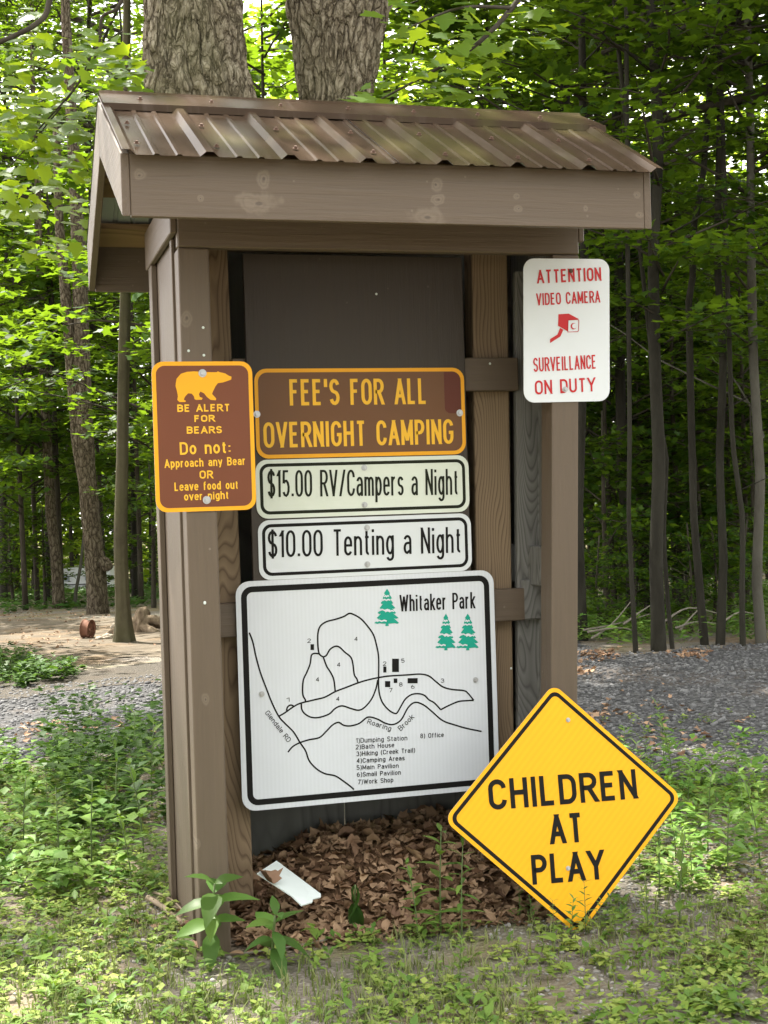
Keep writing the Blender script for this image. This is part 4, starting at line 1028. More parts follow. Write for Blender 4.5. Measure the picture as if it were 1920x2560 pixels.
# low branches of the maples that hang into the view, with full maple leaves
def hang(tree_, name, specs, branches, seed, leaf=.135, droop=.8):
    r = np.random.default_rng(seed); random.seed(seed); P = []; 
    for (x, y, d, rx, ry, n) in specs:
        k = n; th = r.uniform(0, 2*np.pi, k); q = np.sqrt(r.uniform(0, 1, k))
        xs = x+rx*q*np.cos(th); ys = y+ry*q*np.sin(th); ds = d+r.normal(0, .35, k)
        for a, b, c in zip(xs, ys, ds): P.append(np.array(at_d(a, b, c)))
    P = np.array(P); N = len(P)
    Rm = frames(N, (0, -.55, .15), .55, r)
    # leaves hang: heading mostly downwards
    n = Rm[:, :, 2]; hd = np.stack([r.normal(0, .55, N), r.normal(-.15, .35, N), -np.ones(N)*droop], 1)
    y = hd-n*(hd*n).sum(1)[:, None]; y /= np.linalg.norm(y, axis=1)[:, None]; x = np.cross(y, n); Rm = np.stack([x, y, n], 2)
    v, f, a = place(MAPLE, P, Rm, leaf*r.uniform(.6, 1.15, N), r)
    # cup every leaf a little
    me = tri_mesh(name, v, f, a); me.materials.append(M['leaf_near']); link(name, me, None, tree_)
    for pth, r0, r1 in branches:
        mb = MB(); Q = [np.array(at_d(*p)) for p in pth]; Q = smooth(Q, 5); mb.tube([Vector(q) for q in Q], list(np.linspace(r0, r1, len(Q))), 8); mb.build('branch', M['branch'], tree_)
hang(mapA, 'hanging_leaves', [(110, 140, 9, 110, 70, 34), (60, 260, 9.2, 90, 90, 40), (210, 110, 8.8, 60, 40, 16), (260, 170, 9, 90, 60, 34), (120, 300, 9.4, 130, 90, 60), (300, 150, 9.1, 70, 70, 26), (200, 360, 9.6, 120, 90, 46), (40, 420, 9.8, 120, 130, 60), (120, 520, 10.2, 130, 120, 60), (30, 60, 9.5, 80, 70, 24), (330, 240, 9.6, 50, 60, 22), (230, 300, 9.8, 80, 80, 36)],
     [([(-160, 170, 8.6), (0, 105, 8.7), (90, 60, 8.8), (122, 10, 8.9), (140, -160, 9)], .012, .022), ([(330, -120, 9.2), (300, 10, 9.1), (256, 42, 9.1), (250, 100, 9.1), (234, 150, 9.1), (180, 230, 9.2), (90, 330, 9.3)], .013, .005),
      ([(256, 60, 9.2), (200, 200, 9.4), (110, 320, 9.5), (20, 420, 9.7)], .008, .003)], 21)
hang(mapB, 'hanging_leaves', [(1080, 90, 7.5, 90, 80, 22), (1010, 40, 7.6, 70, 60, 14), (1180, 60, 7.8, 80, 60, 20), (1120, 190, 7.7, 100, 60, 22), (960, 250, 8.2, 80, 50, 24), (1050, 240, 8.4, 100, 40, 24), (900, 275, 8.6, 70, 30, 16), (1230, 150, 8.4, 70, 90, 24), (1330, 60, 8.6, 90, 60, 26)],
     [([(1400, -150, 8.5), (1280, 20, 8.2), (1180, 120, 8), (1060, 190, 8), (930, 260, 8.3)], .02, .005), ([(1280, 20, 8.2), (1150, 20, 7.8), (1020, 70, 7.6)], .012, .004)], 22)

# ------------------------------------------------------------------ forest trees that the photo shows one by one
GB = 'tall trunks along the edge of the forest'
tree('rough_bark_tree', 'shaggy grey tree with a twin trunk and a round burl, behind the wheel rim', [(243, 1480), (232, 1350), (222, 1240), (214, 1130), (210, 1040), (205, 900), (200, 700), (190, 500)], (245, 1535), 50, M['bark_rough'], top=14, crown=0, cs=.5, sides=40, amp=.16, freq=6., flare=.35)
t2 = [o for o in C.objects if o.name.startswith('rough_bark_tree')][0]
dist = (t2.location-CAM).dot(FW)
P = [at_d(x, y, dist) for x, y in ((222, 1260), (196, 1110), (182, 960), (172, 820), (160, 690), (148, 560), (140, 300))]
link('trunk', trunk_me(P, [.12, .115, .105, .10, .09, .08, .06], 26, .14, 6., 5., 60), M['bark_rough'], t2)
bm = bmesh.new(); bmesh.ops.create_icosphere(bm, subdivisions=3, radius=.13)
for v in bm.verts: v.co *= 1+.35*mn.noise(v.co*9)
me = bpy.data.meshes.new('burl'); bm.to_mesh(me); bm.free(); o = link('burl', me, M['bark_rough'], t2); o.location = at_d(264, 1410, dist-.05)
tree('smooth_tree', 'smooth olive barked tree standing beside stones and the wheel rim', [(306, 1500), (303, 1400), (302, 1330), (300, 1290), (306, 1150), (308, 1000), (312, 800), (316, 600)], (310, 1605), 35, M['bark_smooth'], top=12, crown=1, cs=.5, sides=32, amp=.16, freq=3.2, flare=1.3)
tree('grey_tree', 'slender grey tree leaning left at the rim of the dirt clearing', [(146, 1480), (138, 1380), (128, 1290), (120, 1150), (110, 980), (104, 800), (97, 600), (92, 400)], (147, 1522), 29, M['bark_rough'], top=13, crown=2, cs=.5, sides=24, amp=.12, freq=5., flare=.4)
tree('leaning_sapling', 'thin pale sapling leaning beside the shaggy twin trunk', [(193, 1480), (202, 1420), (206, 1330), (203, 1260), (196, 1180)], (187, 1520), 9, M['bark_grey'], top=4.5, sides=10, flare=.3)
for x, y, w, m, c in ((16, 1472, 19, 'bark_dark', 0), (44, 1462, 12, 'bark_dark', 1), (66, 1458, 15, 'bark_dark', 2), (189, 1458, 15, 'bark_dark', 1), (348, 1455, 16, 'bark_dark', 2), (384, 1470, 20, 'bark_dark', 0), (4, 1466, 6, 'bark_grey', None), (30, 1462, 7, 'bark_grey', None), (175, 1455, 8, 'bark_grey', 1), (-60, 1480, 20, 'bark_dark', 1), (-140, 1470, 18, 'bark_dark', 2)):
    dk = m == 'bark_dark'
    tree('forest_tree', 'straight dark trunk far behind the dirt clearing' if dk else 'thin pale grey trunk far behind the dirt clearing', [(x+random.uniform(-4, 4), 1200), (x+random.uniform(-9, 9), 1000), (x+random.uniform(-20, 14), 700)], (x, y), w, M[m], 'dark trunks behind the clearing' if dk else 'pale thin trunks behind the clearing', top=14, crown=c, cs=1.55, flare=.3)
R = [('forest_tree', 'dark trunk rising right beside the right front post of the kiosk', [(1456, 1300), (1455, 900), (1452, 500)], (1457, 1602), 26, 'bark_dark', 1),
     ('forest_tree', 'thick dark trunk behind a slim pole tree, beyond the white surveillance sign', [(1572, 1400), (1560, 1200), (1553, 950), (1550, 700)], (1572, 1560), 30, 'bark_dark', 2),
     ('pole_tree', 'slim straight pole tree at the gravel edge, in front of a thicker trunk', [(1588, 1500), (1583, 1300), (1577, 1100), (1570, 850), (1566, 600)], (1591, 1632), 12, 'bark_dark', None),
     ('forest_tree', 'tall dark straight trunk standing at the low dip of the gravel edge', [(1645, 1400), (1641, 1150), (1636, 900), (1640, 650), (1634, 350), (1630, 0)], (1648, 1628), 35, 'bark_dark', 0),
     ('crooked_sapling', 'spindly crooked sapling close beside the trunk at the dip of the gravel edge', [(1673, 1500), (1668, 1350), (1662, 1250), (1656, 1150), (1650, 1000)], (1685, 1622), 8, 'bark_dark', None),
     ('crooked_tree', 'crooked tree with a kink halfway up, among straight trunks', [(1740, 1300), (1737, 970), (1735, 845), (1717, 750), (1726, 670), (1742, 594), (1750, 450)], (1765, 1612), 20, 'bark_dark', 1),
     ('forest_tree', 'medium dark trunk between the crooked tree and the slim brown trunk', [(1797, 1400), (1796, 1150), (1799, 900), (1803, 650), (1808, 350), (1810, 100)], (1797, 1612), 22, 'bark_dark', 2),
     ('forest_tree', 'slim brown trunk just left of the pale grey one by the gravel', [(1853, 1500), (1846, 1300), (1832, 1100), (1826, 800)], (1856, 1616), 14, 'bark_dark', None),
     ('forest_tree', 'pale grey straight trunk standing closest to the gravel lot', [(1902, 1450), (1896, 1200), (1890, 900), (1884, 600), (1876, 300), (1868, 0)], (1907, 1608), 26, 'bark_grey', 0),
     ('forest_tree', 'dark trunk seen past the right end of the roof ridge', [(1420, 900), (1412, 400), (1410, 100)], (1430, 1560), 38, 'bark_dark', 1)]
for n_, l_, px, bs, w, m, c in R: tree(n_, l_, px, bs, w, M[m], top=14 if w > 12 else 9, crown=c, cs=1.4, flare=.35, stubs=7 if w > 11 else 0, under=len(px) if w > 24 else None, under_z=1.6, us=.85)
for x, y, w in ((1610, 1535, 15), (1690, 1525, 19), (1722, 1515, 8), (1955, 1580, 26), (2070, 1580, 16), (1487, 1525, 16), (2180, 1590, 24)):
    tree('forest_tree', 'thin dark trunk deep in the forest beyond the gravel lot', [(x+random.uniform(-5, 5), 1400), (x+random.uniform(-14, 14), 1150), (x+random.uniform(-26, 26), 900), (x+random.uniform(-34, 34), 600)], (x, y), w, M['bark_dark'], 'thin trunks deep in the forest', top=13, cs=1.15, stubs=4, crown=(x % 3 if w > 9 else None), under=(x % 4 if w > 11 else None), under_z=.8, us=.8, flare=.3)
for x, y, w in ((232, 1502, 20), (118, 1500, 17), (338, 1497, 18), (8, 1503, 20), (-90, 1505, 20)):
    tree('forest_tree', 'tall leafy tree standing just past the dirt clearing', [(x+random.uniform(-6, 6), 1200), (x+random.uniform(-14, 14), 800)], (x, y), w, M['bark_dark'], 'tall trees just past the clearing', top=15, crown=x % 3, cs=1.65, flare=.3)
# the diagonal bough that crosses the trunks
t_ = [o for o in C.objects if o.get('label', '').startswith('pale grey straight')][0]; dd = (t_.location-CAM).dot(FW)
mb = MB(); mb.tube([at_d(*p, dd) for p in ((1640, 312), (1700, 285), (1790, 262), (1880, 240), (2050, 170))], [.02, .03, .04, .05, .06], 8); mb.build('bough', M['branch'], t_)

# understory maples, layered, behind kiosk and clearing
random.seed(31)
def sapling(x, y, sc, k, label, group, kind='UNDER'):
    g = Vector((x, y, terrain(x, y))); t = thing('young_maple', label, 'tree', g, group, rz=random.uniform(0, 6.28))
    hgt = (7 if kind == 'UNDER' else 2.9)*sc; P = [Vector((0, 0, -.2)), Vector((random.uniform(-.1, .1), random.uniform(-.1, .1), hgt*.5)), Vector((0, 0, hgt))]
    me = trunk_me(P, [.045*sc+.01, .032*sc, .008], 8, .06, 3., x, 10); me.materials.append(M['branch'])
    o = bpy.data.objects.new('trunk', me); C.objects.link(o); o.parent = t
    cr, lm = (UNDER if kind == 'UNDER' else LOWER)[k % (4 if kind == 'UNDER' else 3)]
    for nm, m_ in (('crown', cr), ('limbs', lm)):
        o = bpy.data.objects.new(nm, m_); C.objects.link(o); o.parent = t; o.scale = (sc,)*3
    return t
def gpx(x, d): p = at_d(x, 1400, d); return p.x, p.y
for i, (x, d, sc) in enumerate(((-330, 17, 1.1), (60, 29, 1.3), (130, 33, 1.25), (260, 36, 1.3), (350, 30, 1.25), (-200, 24, 1.2), (430, 22, 1.15), (20, 38, 1.3), (180, 44, 1.4), (330, 44, 1.5), (90, 31, 1.2), (-260, 15, .95), (150, 30, 1.5), (-100, 30, 1.6), (40, 46, 1.8), (250, 50, 1.9), (-250, 38, 1.7), (300, 34, 1.5))):
    sapling(*gpx(x, d), sc, i, 'layered young maple growing round the dirt clearing', 'young maples round the clearing')
for i, (x, d, sc) in enumerate(((560, 20, 1.3), (700, 17, 1.2), (860, 22, 1.4), (1000, 18, 1.3), (1130, 21, 1.3), (1260, 17, 1.2), (640, 28, 1.5), (930, 30, 1.5), (1180, 30, 1.5), (1340, 24, 1.35))):
    sapling(*gpx(x, d), sc, i+1, 'layered young maple growing behind the kiosk', 'young maples behind the kiosk')
for i, (x, d, sc) in enumerate(((1480, 22, 1.1), (1560, 28, 1.2), (1640, 24, 1.15), (1730, 21, 1.0), (1800, 29, 1.2), (1880, 23, 1.1), (1960, 20, 1.1), (2060, 24, 1.2), (1500, 36, 1.3), (1700, 37, 1.4), (1850, 40, 1.4), (1600, 45, 1.5), (1980, 34, 1.3), (1770, 48, 1.5), (1540, 19, .9), (1690, 19, .95), (1840, 19.5, .9), (1600, 33, 1.2), (1920, 28, 1.2), (1750, 30, 1.1), (1535, 16.6, .72), (1705, 17.2, .8), (1865, 16.8, .72), (1620, 18.2, .85), (1950, 17.5, .8))):
    sapling(*gpx(x, d), sc, i+2, 'layered young maple growing beyond the gravel lot', 'young maples beyond the gravel')
for i, (x, d, sc) in enumerate(((-60, 30, 1.), (30, 34, .9), (110, 30, .8), (300, 32, .9), (380, 27, 1.), (1470, 24, .8), (1540, 22, .7), (1620, 27, .9), (1700, 25, .8), (1760, 23, .75), (1830, 26, .9), (1890, 22, .8), (1950, 24, 1.), (1500, 31, 1.3), (1580, 35, 1.4), (1660, 33, 1.3), (1740, 36, 1.5), (1810, 33, 1.3), (1880, 36, 1.5), (1960, 36, 1.5), (0, 42, 1.6), (80, 44, 1.5), (340, 42, 1.6), (420, 38, 1.5), (-80, 44, 1.6), (240, 47, 1.4), (1500, 14, .36), (1580, 15, .42), (1720, 14.5, .4), (1780, 15.5, .42), (1870, 14.5, .4), (1630, 16.5, .5), (1950, 15, .45), (1540, 17.5, .6), (1680, 18, .6), (1820, 18, .65), (1515, 15.5, .85), (1605, 17, 1.), (1735, 16.2, .9), (1825, 17, 1.), (1885, 16, .85))):
    s_ = sapling(*gpx(x, d), sc, i, 'low bushy maple seedling under the forest trees', 'low seedlings under the trees', 'LOW')

# unseen trees added behind the camera to block low sky from the kiosk recess
random.seed(90)
for i in range(13):
    th = R_(188+i*14.2); rr_ = 13.5+2.2*((i*7) % 5)/5; x, y = .5+rr_*math.cos(th), -1.5+rr_*math.sin(th)
    g = Vector((x, y, terrain(x, y))); t = thing('sky_block_tree', 'leafy tree added out of view before the kiosk front to block low sky', 'tree', g, 'added trees blocking the low sky')
    me = trunk_me([Vector((0, 0, -.3)), Vector((.1, .1, 4)), Vector((0, 0, 9.5))], [.2, .15, .05], 12, .08, 3., i*2., 16, .4); me.materials.append(M['bark_dark'])
    o = bpy.data.objects.new('trunk', me); C.objects.link(o); o.parent = t
    for (nm, m_), sc_, z_ in zip((('crown', CANOPY[i % 3][0]), ('limbs', CANOPY[i % 3][1]), ('lower_foliage', UNDER[i % 4][0])), (1.1, 1.1, 1.1), (1.6, 1.6, -.6)):
        o = bpy.data.objects.new(nm, m_); C.objects.link(o); o.parent = t; o.scale = (sc_,)*3; o.location = (0, 0, z_); o.rotation_euler.z = i*1.9
# far wood: one mass of leaves and poles behind everything
def far_wood():
    r = np.random.default_rng(77); cs = []; rr = []
    for i in range(4600):
        d = r.uniform(44, 84); x = r.uniform(-900, 2900); p = at_d(x, 1300, d); z = terrain(p.x, p.y)+(r.uniform(.2, 27) if i < 2900 else r.uniform(.0, 6.))
        cs.append((p.x, p.y, z)); rr.append(r.uniform(.9, 2.2))
    v, f, a = sprays(cs, 10, rr, .42, FAR, r, .25, .6)
    o = link('far_wood', tri_mesh('far_wood', v, f, a), M['leaf_far']); tag(o, 'mass of leaves of the distant wood', 'wood', kind='stuff')
far_wood()
#PART4
# ------------------------------------------------------------------ leaf pile in the kiosk
def pile_h(x, y):
    u = max(0, min(1, (y-.02)/.55)); s_ = u*u*(3-2*u)
    k = max(0, min(1, (x-.16)/.35)); e = .08+.14*k
    ex = 1 if x < 1.12 else max(0, 1-(x-1.12)/.12)
    return max(0., s_*e*ex*(1+.25*mn.noise((x*4, y*4, 1.))))+.004
pile = thing('leaf_pile', 'drift of dry brown maple leaves blown against the kiosk back wall', 'leaf pile', (.65, .35, 0))
V = []; Fc = []; xs = np.linspace(.11, 1.20, 40); ys = np.linspace(-.10, .597, 26)
for y in ys:
    for x in xs: V.append((x, y, pile_h(x, y)-.012+.012*mn.noise((x*22, y*22, 3.))))
for j in range(25):
    for i in range(39): Fc.append((j*40+i, j*40+i+1, (j+1)*40+i+1, (j+1)*40+i))
def duff():
    t = NT('leaf_duff'); n = t.noise(22., detail=6, rough=.7); t.bump(n, .9, .02)
    return t.set(t.ramp(n, (.3, (.05, .03, .018)), (.7, (.17, .10, .058))), .95, spec=.1)
o = link('packed_litter', mesh('packed_litter', V, Fc, True), duff(), pile)
OVAL = fan([(0, 0), (.16, .1), (.27, .3), (.30, .5), (.22, .75), (.08, .93), (0, 1), (-.10, .9), (-.2, .75), (-.27, .5), (-.25, .3), (-.14, .1)], (0, .45))
def curled(seed):
    r = np.random.default_rng(seed); v, f = MAPLE if seed % 5 < 3 else OVAL; v = v.copy()
    a, b = r.uniform(-2.2, 2.2), r.uniform(.2, 2.2); th = r.uniform(0, np.pi); d = v[:, 0]*np.cos(th)+(v[:, 1]-.4)*np.sin(th)
    v[:, 2] = a*d*d*.8+b*np.abs(v[:, 0])*.5+r.normal(0, .05, len(v)); me = tri_mesh('dry_leaf', v-np.array((0, .4, 0)), f, np.full(len(v), r.uniform(0, 1)))
    me.materials.append(M['dry']); return me
DRY = [curled(i) for i in range(16)]
random.seed(3); r = np.random.default_rng(3)
for i in range(290):
    x = r.uniform(.13, 1.18); y = r.uniform(.03, .56)
    if r.uniform() < .35: y = r.uniform(.25, .58)
    o = bpy.data.objects.new('leaf', DRY[i % 16]); C.objects.link(o); o.parent = pile; o.matrix_parent_inverse = pile.matrix_basis.inverted()
    sc = r.choice((.03, .038, .046, .056, .072))*r.uniform(.85, 1.15)*np.array((r.uniform(.6, 1.1), 1., 1.)); o.scale = sc
    o.location = (x, y, pile_h(x, y)+r.uniform(-.004, .008)); o.rotation_euler = (r.normal(.15, .6), r.normal(0, .6), r.uniform(0, 6.28))
def scatter_dry(n, xr, yr, fn, size, name, parent=None, tpl=None):
    r = np.random.default_rng(n); parts = []
    for k in range(6):
        v, f = (MAPLE, OVAL)[k % 2]; v = v.copy(); d = v[:, 0]*np.cos(k)+(v[:, 1]-.4)*np.sin(k); v[:, 2] = (r.uniform(-1.4, 1.4))*d*d+np.abs(v[:, 0])*r.uniform(.1, .9)
        m = n//6; x = r.uniform(*xr, m); y = r.uniform(*yr, m); c = np.array([(a, b, fn(a, b)) for a, b in zip(x, y)])
        parts.append(place((v, f), c, frames(m, (0, 0, 0), .55, r), r.uniform(*size, m)*r.uniform(.7, 1., m), r))
    return merge(parts)
v, f, a = scatter_dry(2100, (.12, 1.19), (-.06, .59), lambda x, y: pile_h(x, y)+.002, (.025, .06), 'small_leaves')
o = link('leaf_scraps', tri_mesh('leaf_scraps', v, f, a), M['dry'], pile); o['kind'] = 'stuff'
# torn white card lying on the pile, with a brown leaf on it
cs = [at_y(687, 2164, .245), at_y(797, 2247, .08), at_y(759, 2288, .0), at_y(638, 2196, .115)]
cen = sum(cs, Vector())/4
nrm_c = (cs[1]-cs[0]).cross(cs[3]-cs[0]).normalized()
if nrm_c.z < 0: nrm_c = -nrm_c
ed = [cs[0], cs[0].lerp(cs[1], .5), cs[1], cs[1].lerp(cs[2], .25)+Vector((.012, 0, 0)), cs[1].lerp(cs[2], .45)-Vector((.006, 0, 0)), cs[1].lerp(cs[2], .7)+Vector((.004, 0, 0)), cs[2]-Vector((.018, 0, 0)), cs[2].lerp(cs[3], .3), cs[2].lerp(cs[3], .6), cs[3]]
n = len(ed); V = [p-nrm_c*(p-cen).dot(nrm_c)*.6+nrm_c*.022 for p in ed]; V = V+[p-nrm_c*.004 for p in V]
card = tag(link('white_card', mesh('white_card', V, [tuple(range(n)), tuple(range(2*n-1, n-1, -1))]+[(i, i+n, (i+1) % n+n, (i+1) % n) for i in range(n)]), M['paper']), 'torn white card lying on the dry leaves beside the raw wooden post', 'card')
lf = tag(link('fallen_leaf', DRY[1]), 'brown curled maple leaf lying on the white card', 'leaf'); lf.scale = (.075,)*3; lf.location = at_y(668, 2196, .085); lf.rotation_euler = (.5, .2, .6)

# ------------------------------------------------------------------ stones
def stone_tpl(seed):
    bm = bmesh.new(); bmesh.ops.create_icosphere(bm, subdivisions=1, radius=.5); r = random.Random(seed)
    for v in bm.verts: v.co = Vector((v.co.x*r.uniform(.7, 1.25), v.co.y*r.uniform(.7, 1.25), v.co.z*r.uniform(.4, .75)))
    bm.verts.ensure_lookup_table(); v = np.array([tuple(x.co) for x in bm.verts]); f = np.array([[q.index for q in p.verts] for p in bm.faces]); bm.free(); return v, f
STN = [stone_tpl(i) for i in range(6)]
def stones(name, label, pts, size, mat, seed):
    r = np.random.default_rng(seed); parts = []; pts = np.array(pts)
    for k in range(6):
        c = pts[k::6]; m = len(c); s_ = np.exp(r.normal(math.log(size), .30, m)); c = c+np.stack([np.zeros(m), np.zeros(m), s_*.10], 1)
        parts.append(place(STN[k], c, frames(m, (0, 0, 0), .5, r), s_, r))
    v, f, a = merge(parts); return tag(link(name, tri_mesh(name, v, f, a), mat), label, 'gravel', kind='stuff')
def rand_pts(n, xr, yr, cond, seed, off=0.):
    r = np.random.default_rng(seed); out = []
    while len(out) < n:
        x, y = r.uniform(*xr), r.uniform(*yr)
        if cond(x, y, r): out.append((x, y, terrain(x, y)+off))
    return out
in_kiosk = lambda x, y: -.03 < x < 1.27 and -.02 < y < .68
def near_cond(x, y, r):
    if in_kiosk(x, y): return False
    return r.uniform() < .25+1.4*(mn.noise((x*1.1, y*1.1, 11.))+.18)
stones('pebbles', 'small grey pebbles scattered in the soil round the kiosk', rand_pts(20000, (-2.2, 3.6), (-1.6, 2.6), near_cond, 1), .0135, M['pebble'], 1)
stones('gravel', 'loose dark grey gravel stones covering the lot behind the kiosk', rand_pts(21000, (-3, 9), (1.2, 8.0), lambda x, y, r: inside((x+.2*mn.noise((x*3, y*3, 2.)), y+.2*mn.noise((x*3, y*3, 8.))), lot_poly), 2, .004), .025, M['gstone'], 2)
# rust coloured leaf scraps on the gravel and forest floor
r = np.random.default_rng(9); c = []
for (x, y, rx, ry, n) in ((1500, 1640, 60, 14, 90), (1450, 1680, 40, 10, 50), (1730, 1640, 50, 14, 60), (1490, 1800, 30, 20, 20), (1690, 1850, 200, 60, 40), (1560, 1770, 160, 60, 30), (150, 1830, 200, 30, 60), (250, 1990, 120, 40, 30), (120, 1600, 200, 30, 90), (60, 1540, 200, 15, 120), (500, 2330, 120, 60, 20), (900, 2330, 200, 20, 14)):
    for _ in range(n):
        p = at_g(x+r.normal(0, .5)*rx, y+r.normal(0, .5)*ry); c.append((p.x, p.y, p.z+.015))
c = np.array(c); v, f = MAPLE; v = v.copy(); v[:, 2] = np.abs(v[:, 0])*.5
va, fa, aa = place((v, f), c, frames(len(c), (0, 0, 0), .4, r), r.uniform(.03, .06, len(c)), r)
tag(link('leaf_litter', tri_mesh('leaf_litter', va, fa, aa), M['dry']), 'dry brown leaves strewn over gravel and soil', 'leaves', kind='stuff')

# ------------------------------------------------------------------ low ground cover
def cover_density(x, y):
    n = .5+.9*mn.noise((x*.9, y*.9, 21.))+.5*mn.noise((x*2.6, y*2.6, 4.))
    left = 1 if x < -.05 else 0
    return n
def rosettes(pts, leaf, nl, hgt, tpl, seed, upt=.5):
    """little plants: each point grows nl leaves that lean outwards"""
    r = np.random.default_rng(seed); P = []; Rm = []; Sz = []; Rn = []
    for (x, y, z) in pts:
        k = max(3, int(r.normal(nl, nl*.3))); h0 = hgt*r.uniform(.3, 1.2); sz = leaf*r.uniform(.6, 1.3); c = r.uniform()
        for i in range(k):
            th = r.uniform(0, 2*np.pi); el = r.uniform(-.1, upt); hz = h0*r.uniform(.15, 1)
            y_ = np.array((math.cos(th)*math.cos(el), math.sin(th)*math.cos(el), math.sin(el))); n_ = np.array((-math.cos(th)*math.sin(el), -math.sin(th)*math.sin(el), math.cos(el)))+r.normal(0, .18, 3)
            n_ -= y_*(n_@y_); n_ /= np.linalg.norm(n_); x_ = np.cross(y_, n_)
            P.append((x+math.cos(th)*sz*.15, y+math.sin(th)*sz*.15, z+hz)); Rm.append(np.stack([x_, y_, n_], 1)); Sz.append(sz*r.uniform(.6, 1.15)); Rn.append(min(1, max(0, c+r.normal(0, .18))))
    v, f = tpl; N = len(P); P = np.array(P); Rm = np.array(Rm); Sz = np.array(Sz)
    V = np.einsum('nij,kj->nki', Rm, v)*Sz[:, None, None]+P[:, None, :]; Fc = (f[None]+(np.arange(N)*len(v))[:, None, None]).reshape(-1, f.shape[1])
    return V.reshape(-1, 3), Fc, np.repeat(np.array(Rn), len(v))
def simple(tpl):   # quads to the cheap form: base, two sides, tip with fold
    return (np.array([(0, 0, 0), (.22, .45, .05), (0, 1, -.12), (-.22, .45, .05), (0, .5, -.02)]), np.array([(0, 1, 4), (1, 2, 4), (2, 3, 4), (3, 0, 4)]))
SM = simple(None); SMW = (SM[0]*np.array((1.6, 1, 1)), SM[1])
def cov(name, label, n, xr, yr, cond, leaf, nl, hgt, tpl, mat, seed, upt=.5):
    v, f, a = rosettes(rand_pts(n, xr, yr, cond, seed), leaf, nl, hgt, tpl, seed, upt)
    return tag(link(name, tri_mesh(name, v, f, a), mat), label, 'ground cover', kind='stuff')
def c_front(x, y, r):
    if in_kiosk(x, y) or (inside((x, y), lot_poly) and r.uniform() > .06): return False
    d = cover_density(x, y); left = x < .0 and y > -.1
    if x > 1.25 and y > .3: d += .10
    return r.uniform() < (d-.16)*1.25+(.32 if left else .04)+(.38 if y < -.45 else 0)+(.35 if 1.0 < x < 1.5 and -.42 < y < -.12 else 0)
cov('ground_cover', 'low leafy weeds spreading over the soil in front of the kiosk', 14000, (-2.6, 3.8), (-1.7, 3.4), c_front, .027, 7, .038, SMW, M['cover'], 41)
cov('ground_cover', 'small lobed seedlings spreading over the stony soil', 2700, (-2.4, 3.6), (-1.6, 3.2), c_front, .044, 7, .065, SM, M['weed'], 42, .7)
cov('weed_patch', 'knee high dark weeds left of the kiosk wall', 260, (-2.2, -.12), (.75, 3.6), lambda x, y, r: r.uniform() < .55+.6*mn.noise((x, y, 2.))+(.3 if x > -.9 else -.2),  .06, 15, .22, SMW, M['weed'], 43, .5)
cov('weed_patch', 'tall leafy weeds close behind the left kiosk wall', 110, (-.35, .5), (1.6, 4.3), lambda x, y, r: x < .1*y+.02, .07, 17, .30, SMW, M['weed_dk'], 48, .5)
cov('weed_patch', 'sunlit leafy weeds right of the yellow diamond sign', 300, (1.55, 4.2), (.0, 2.0), lambda x, y, r: r.uniform() < .5+.6*mn.noise((x, y, 6.)), .06, 13, .22, SM, M['weed'], 44, .6)
pl = [at_g(x, y) for x, y in ((-300, 1720), (-300, 1640), (10, 1645), (90, 1665), (200, 1680), (190, 1698), (60, 1722))]
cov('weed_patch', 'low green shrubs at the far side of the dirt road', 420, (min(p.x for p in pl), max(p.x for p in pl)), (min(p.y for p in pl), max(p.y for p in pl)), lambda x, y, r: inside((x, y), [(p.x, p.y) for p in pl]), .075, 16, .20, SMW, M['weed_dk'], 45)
# forest undergrowth past the clearing and gravel
def uc(x, y, r): return r.uniform() < .55+.7*mn.noise((x*.3, y*.3, 3.)) and not inside((x, y), lot_poly)
fl = at_g(100, 1530).y
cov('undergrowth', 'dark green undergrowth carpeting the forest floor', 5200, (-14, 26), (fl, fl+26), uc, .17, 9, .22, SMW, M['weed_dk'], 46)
cov('undergrowth', 'ferny undergrowth beyond the edge of the gravel lot', 4200, (3.6, 14), (7.0, 16), uc, .085, 12, .24, SM, M['weed'], 47)
# grass in front
def grass(n, cond, xr, yr, h, seed, label):
    r = np.random.default_rng(seed); pts = np.array(rand_pts(n, xr, yr, cond, seed)); V = []; Fc = []; A = []
    for (x, y, z) in pts:
        for _ in range(3):
            th = r.uniform(0, 6.28); L = h*r.uniform(.4, 1.2); b = r.uniform(.2, .9); w = .0016*r.uniform(.7, 1.5); dx, dy = math.cos(th), math.sin(th); o = len(V); px, py = x+r.normal(0, .006), y+r.normal(0, .006)
            for t, ww in ((0, 1), (.5, .8), (1., .1)):
                q = (px+dx*b*L*t*t*.8, py+dy*b*L*t*t*.8, z+L*(t-.35*b*t*t)); V += [(q[0]-dy*w*ww, q[1]+dx*w*ww, q[2]), (q[0]+dy*w*ww, q[1]-dx*w*ww, q[2])]
            Fc += [(o, o+1, o+3, o+2), (o+2, o+3, o+5, o+4)]; A += [r.uniform()]*6
    return tag(link('grass', tri_mesh('grass', V, Fc, A), M['grass']), label, 'grass', kind='stuff')
grass(4200, lambda x, y, r: r.uniform() < (.2+1.1*mn.noise((x*1.2, y*1.2, 31.)))+(.7 if -.35 < x < .75 and y < -.3 else 0) and not in_kiosk(x, y), (-1.6, 2.6), (-1.5, 1.2), .06, 51, 'thin short grass blades growing in front of the kiosk')

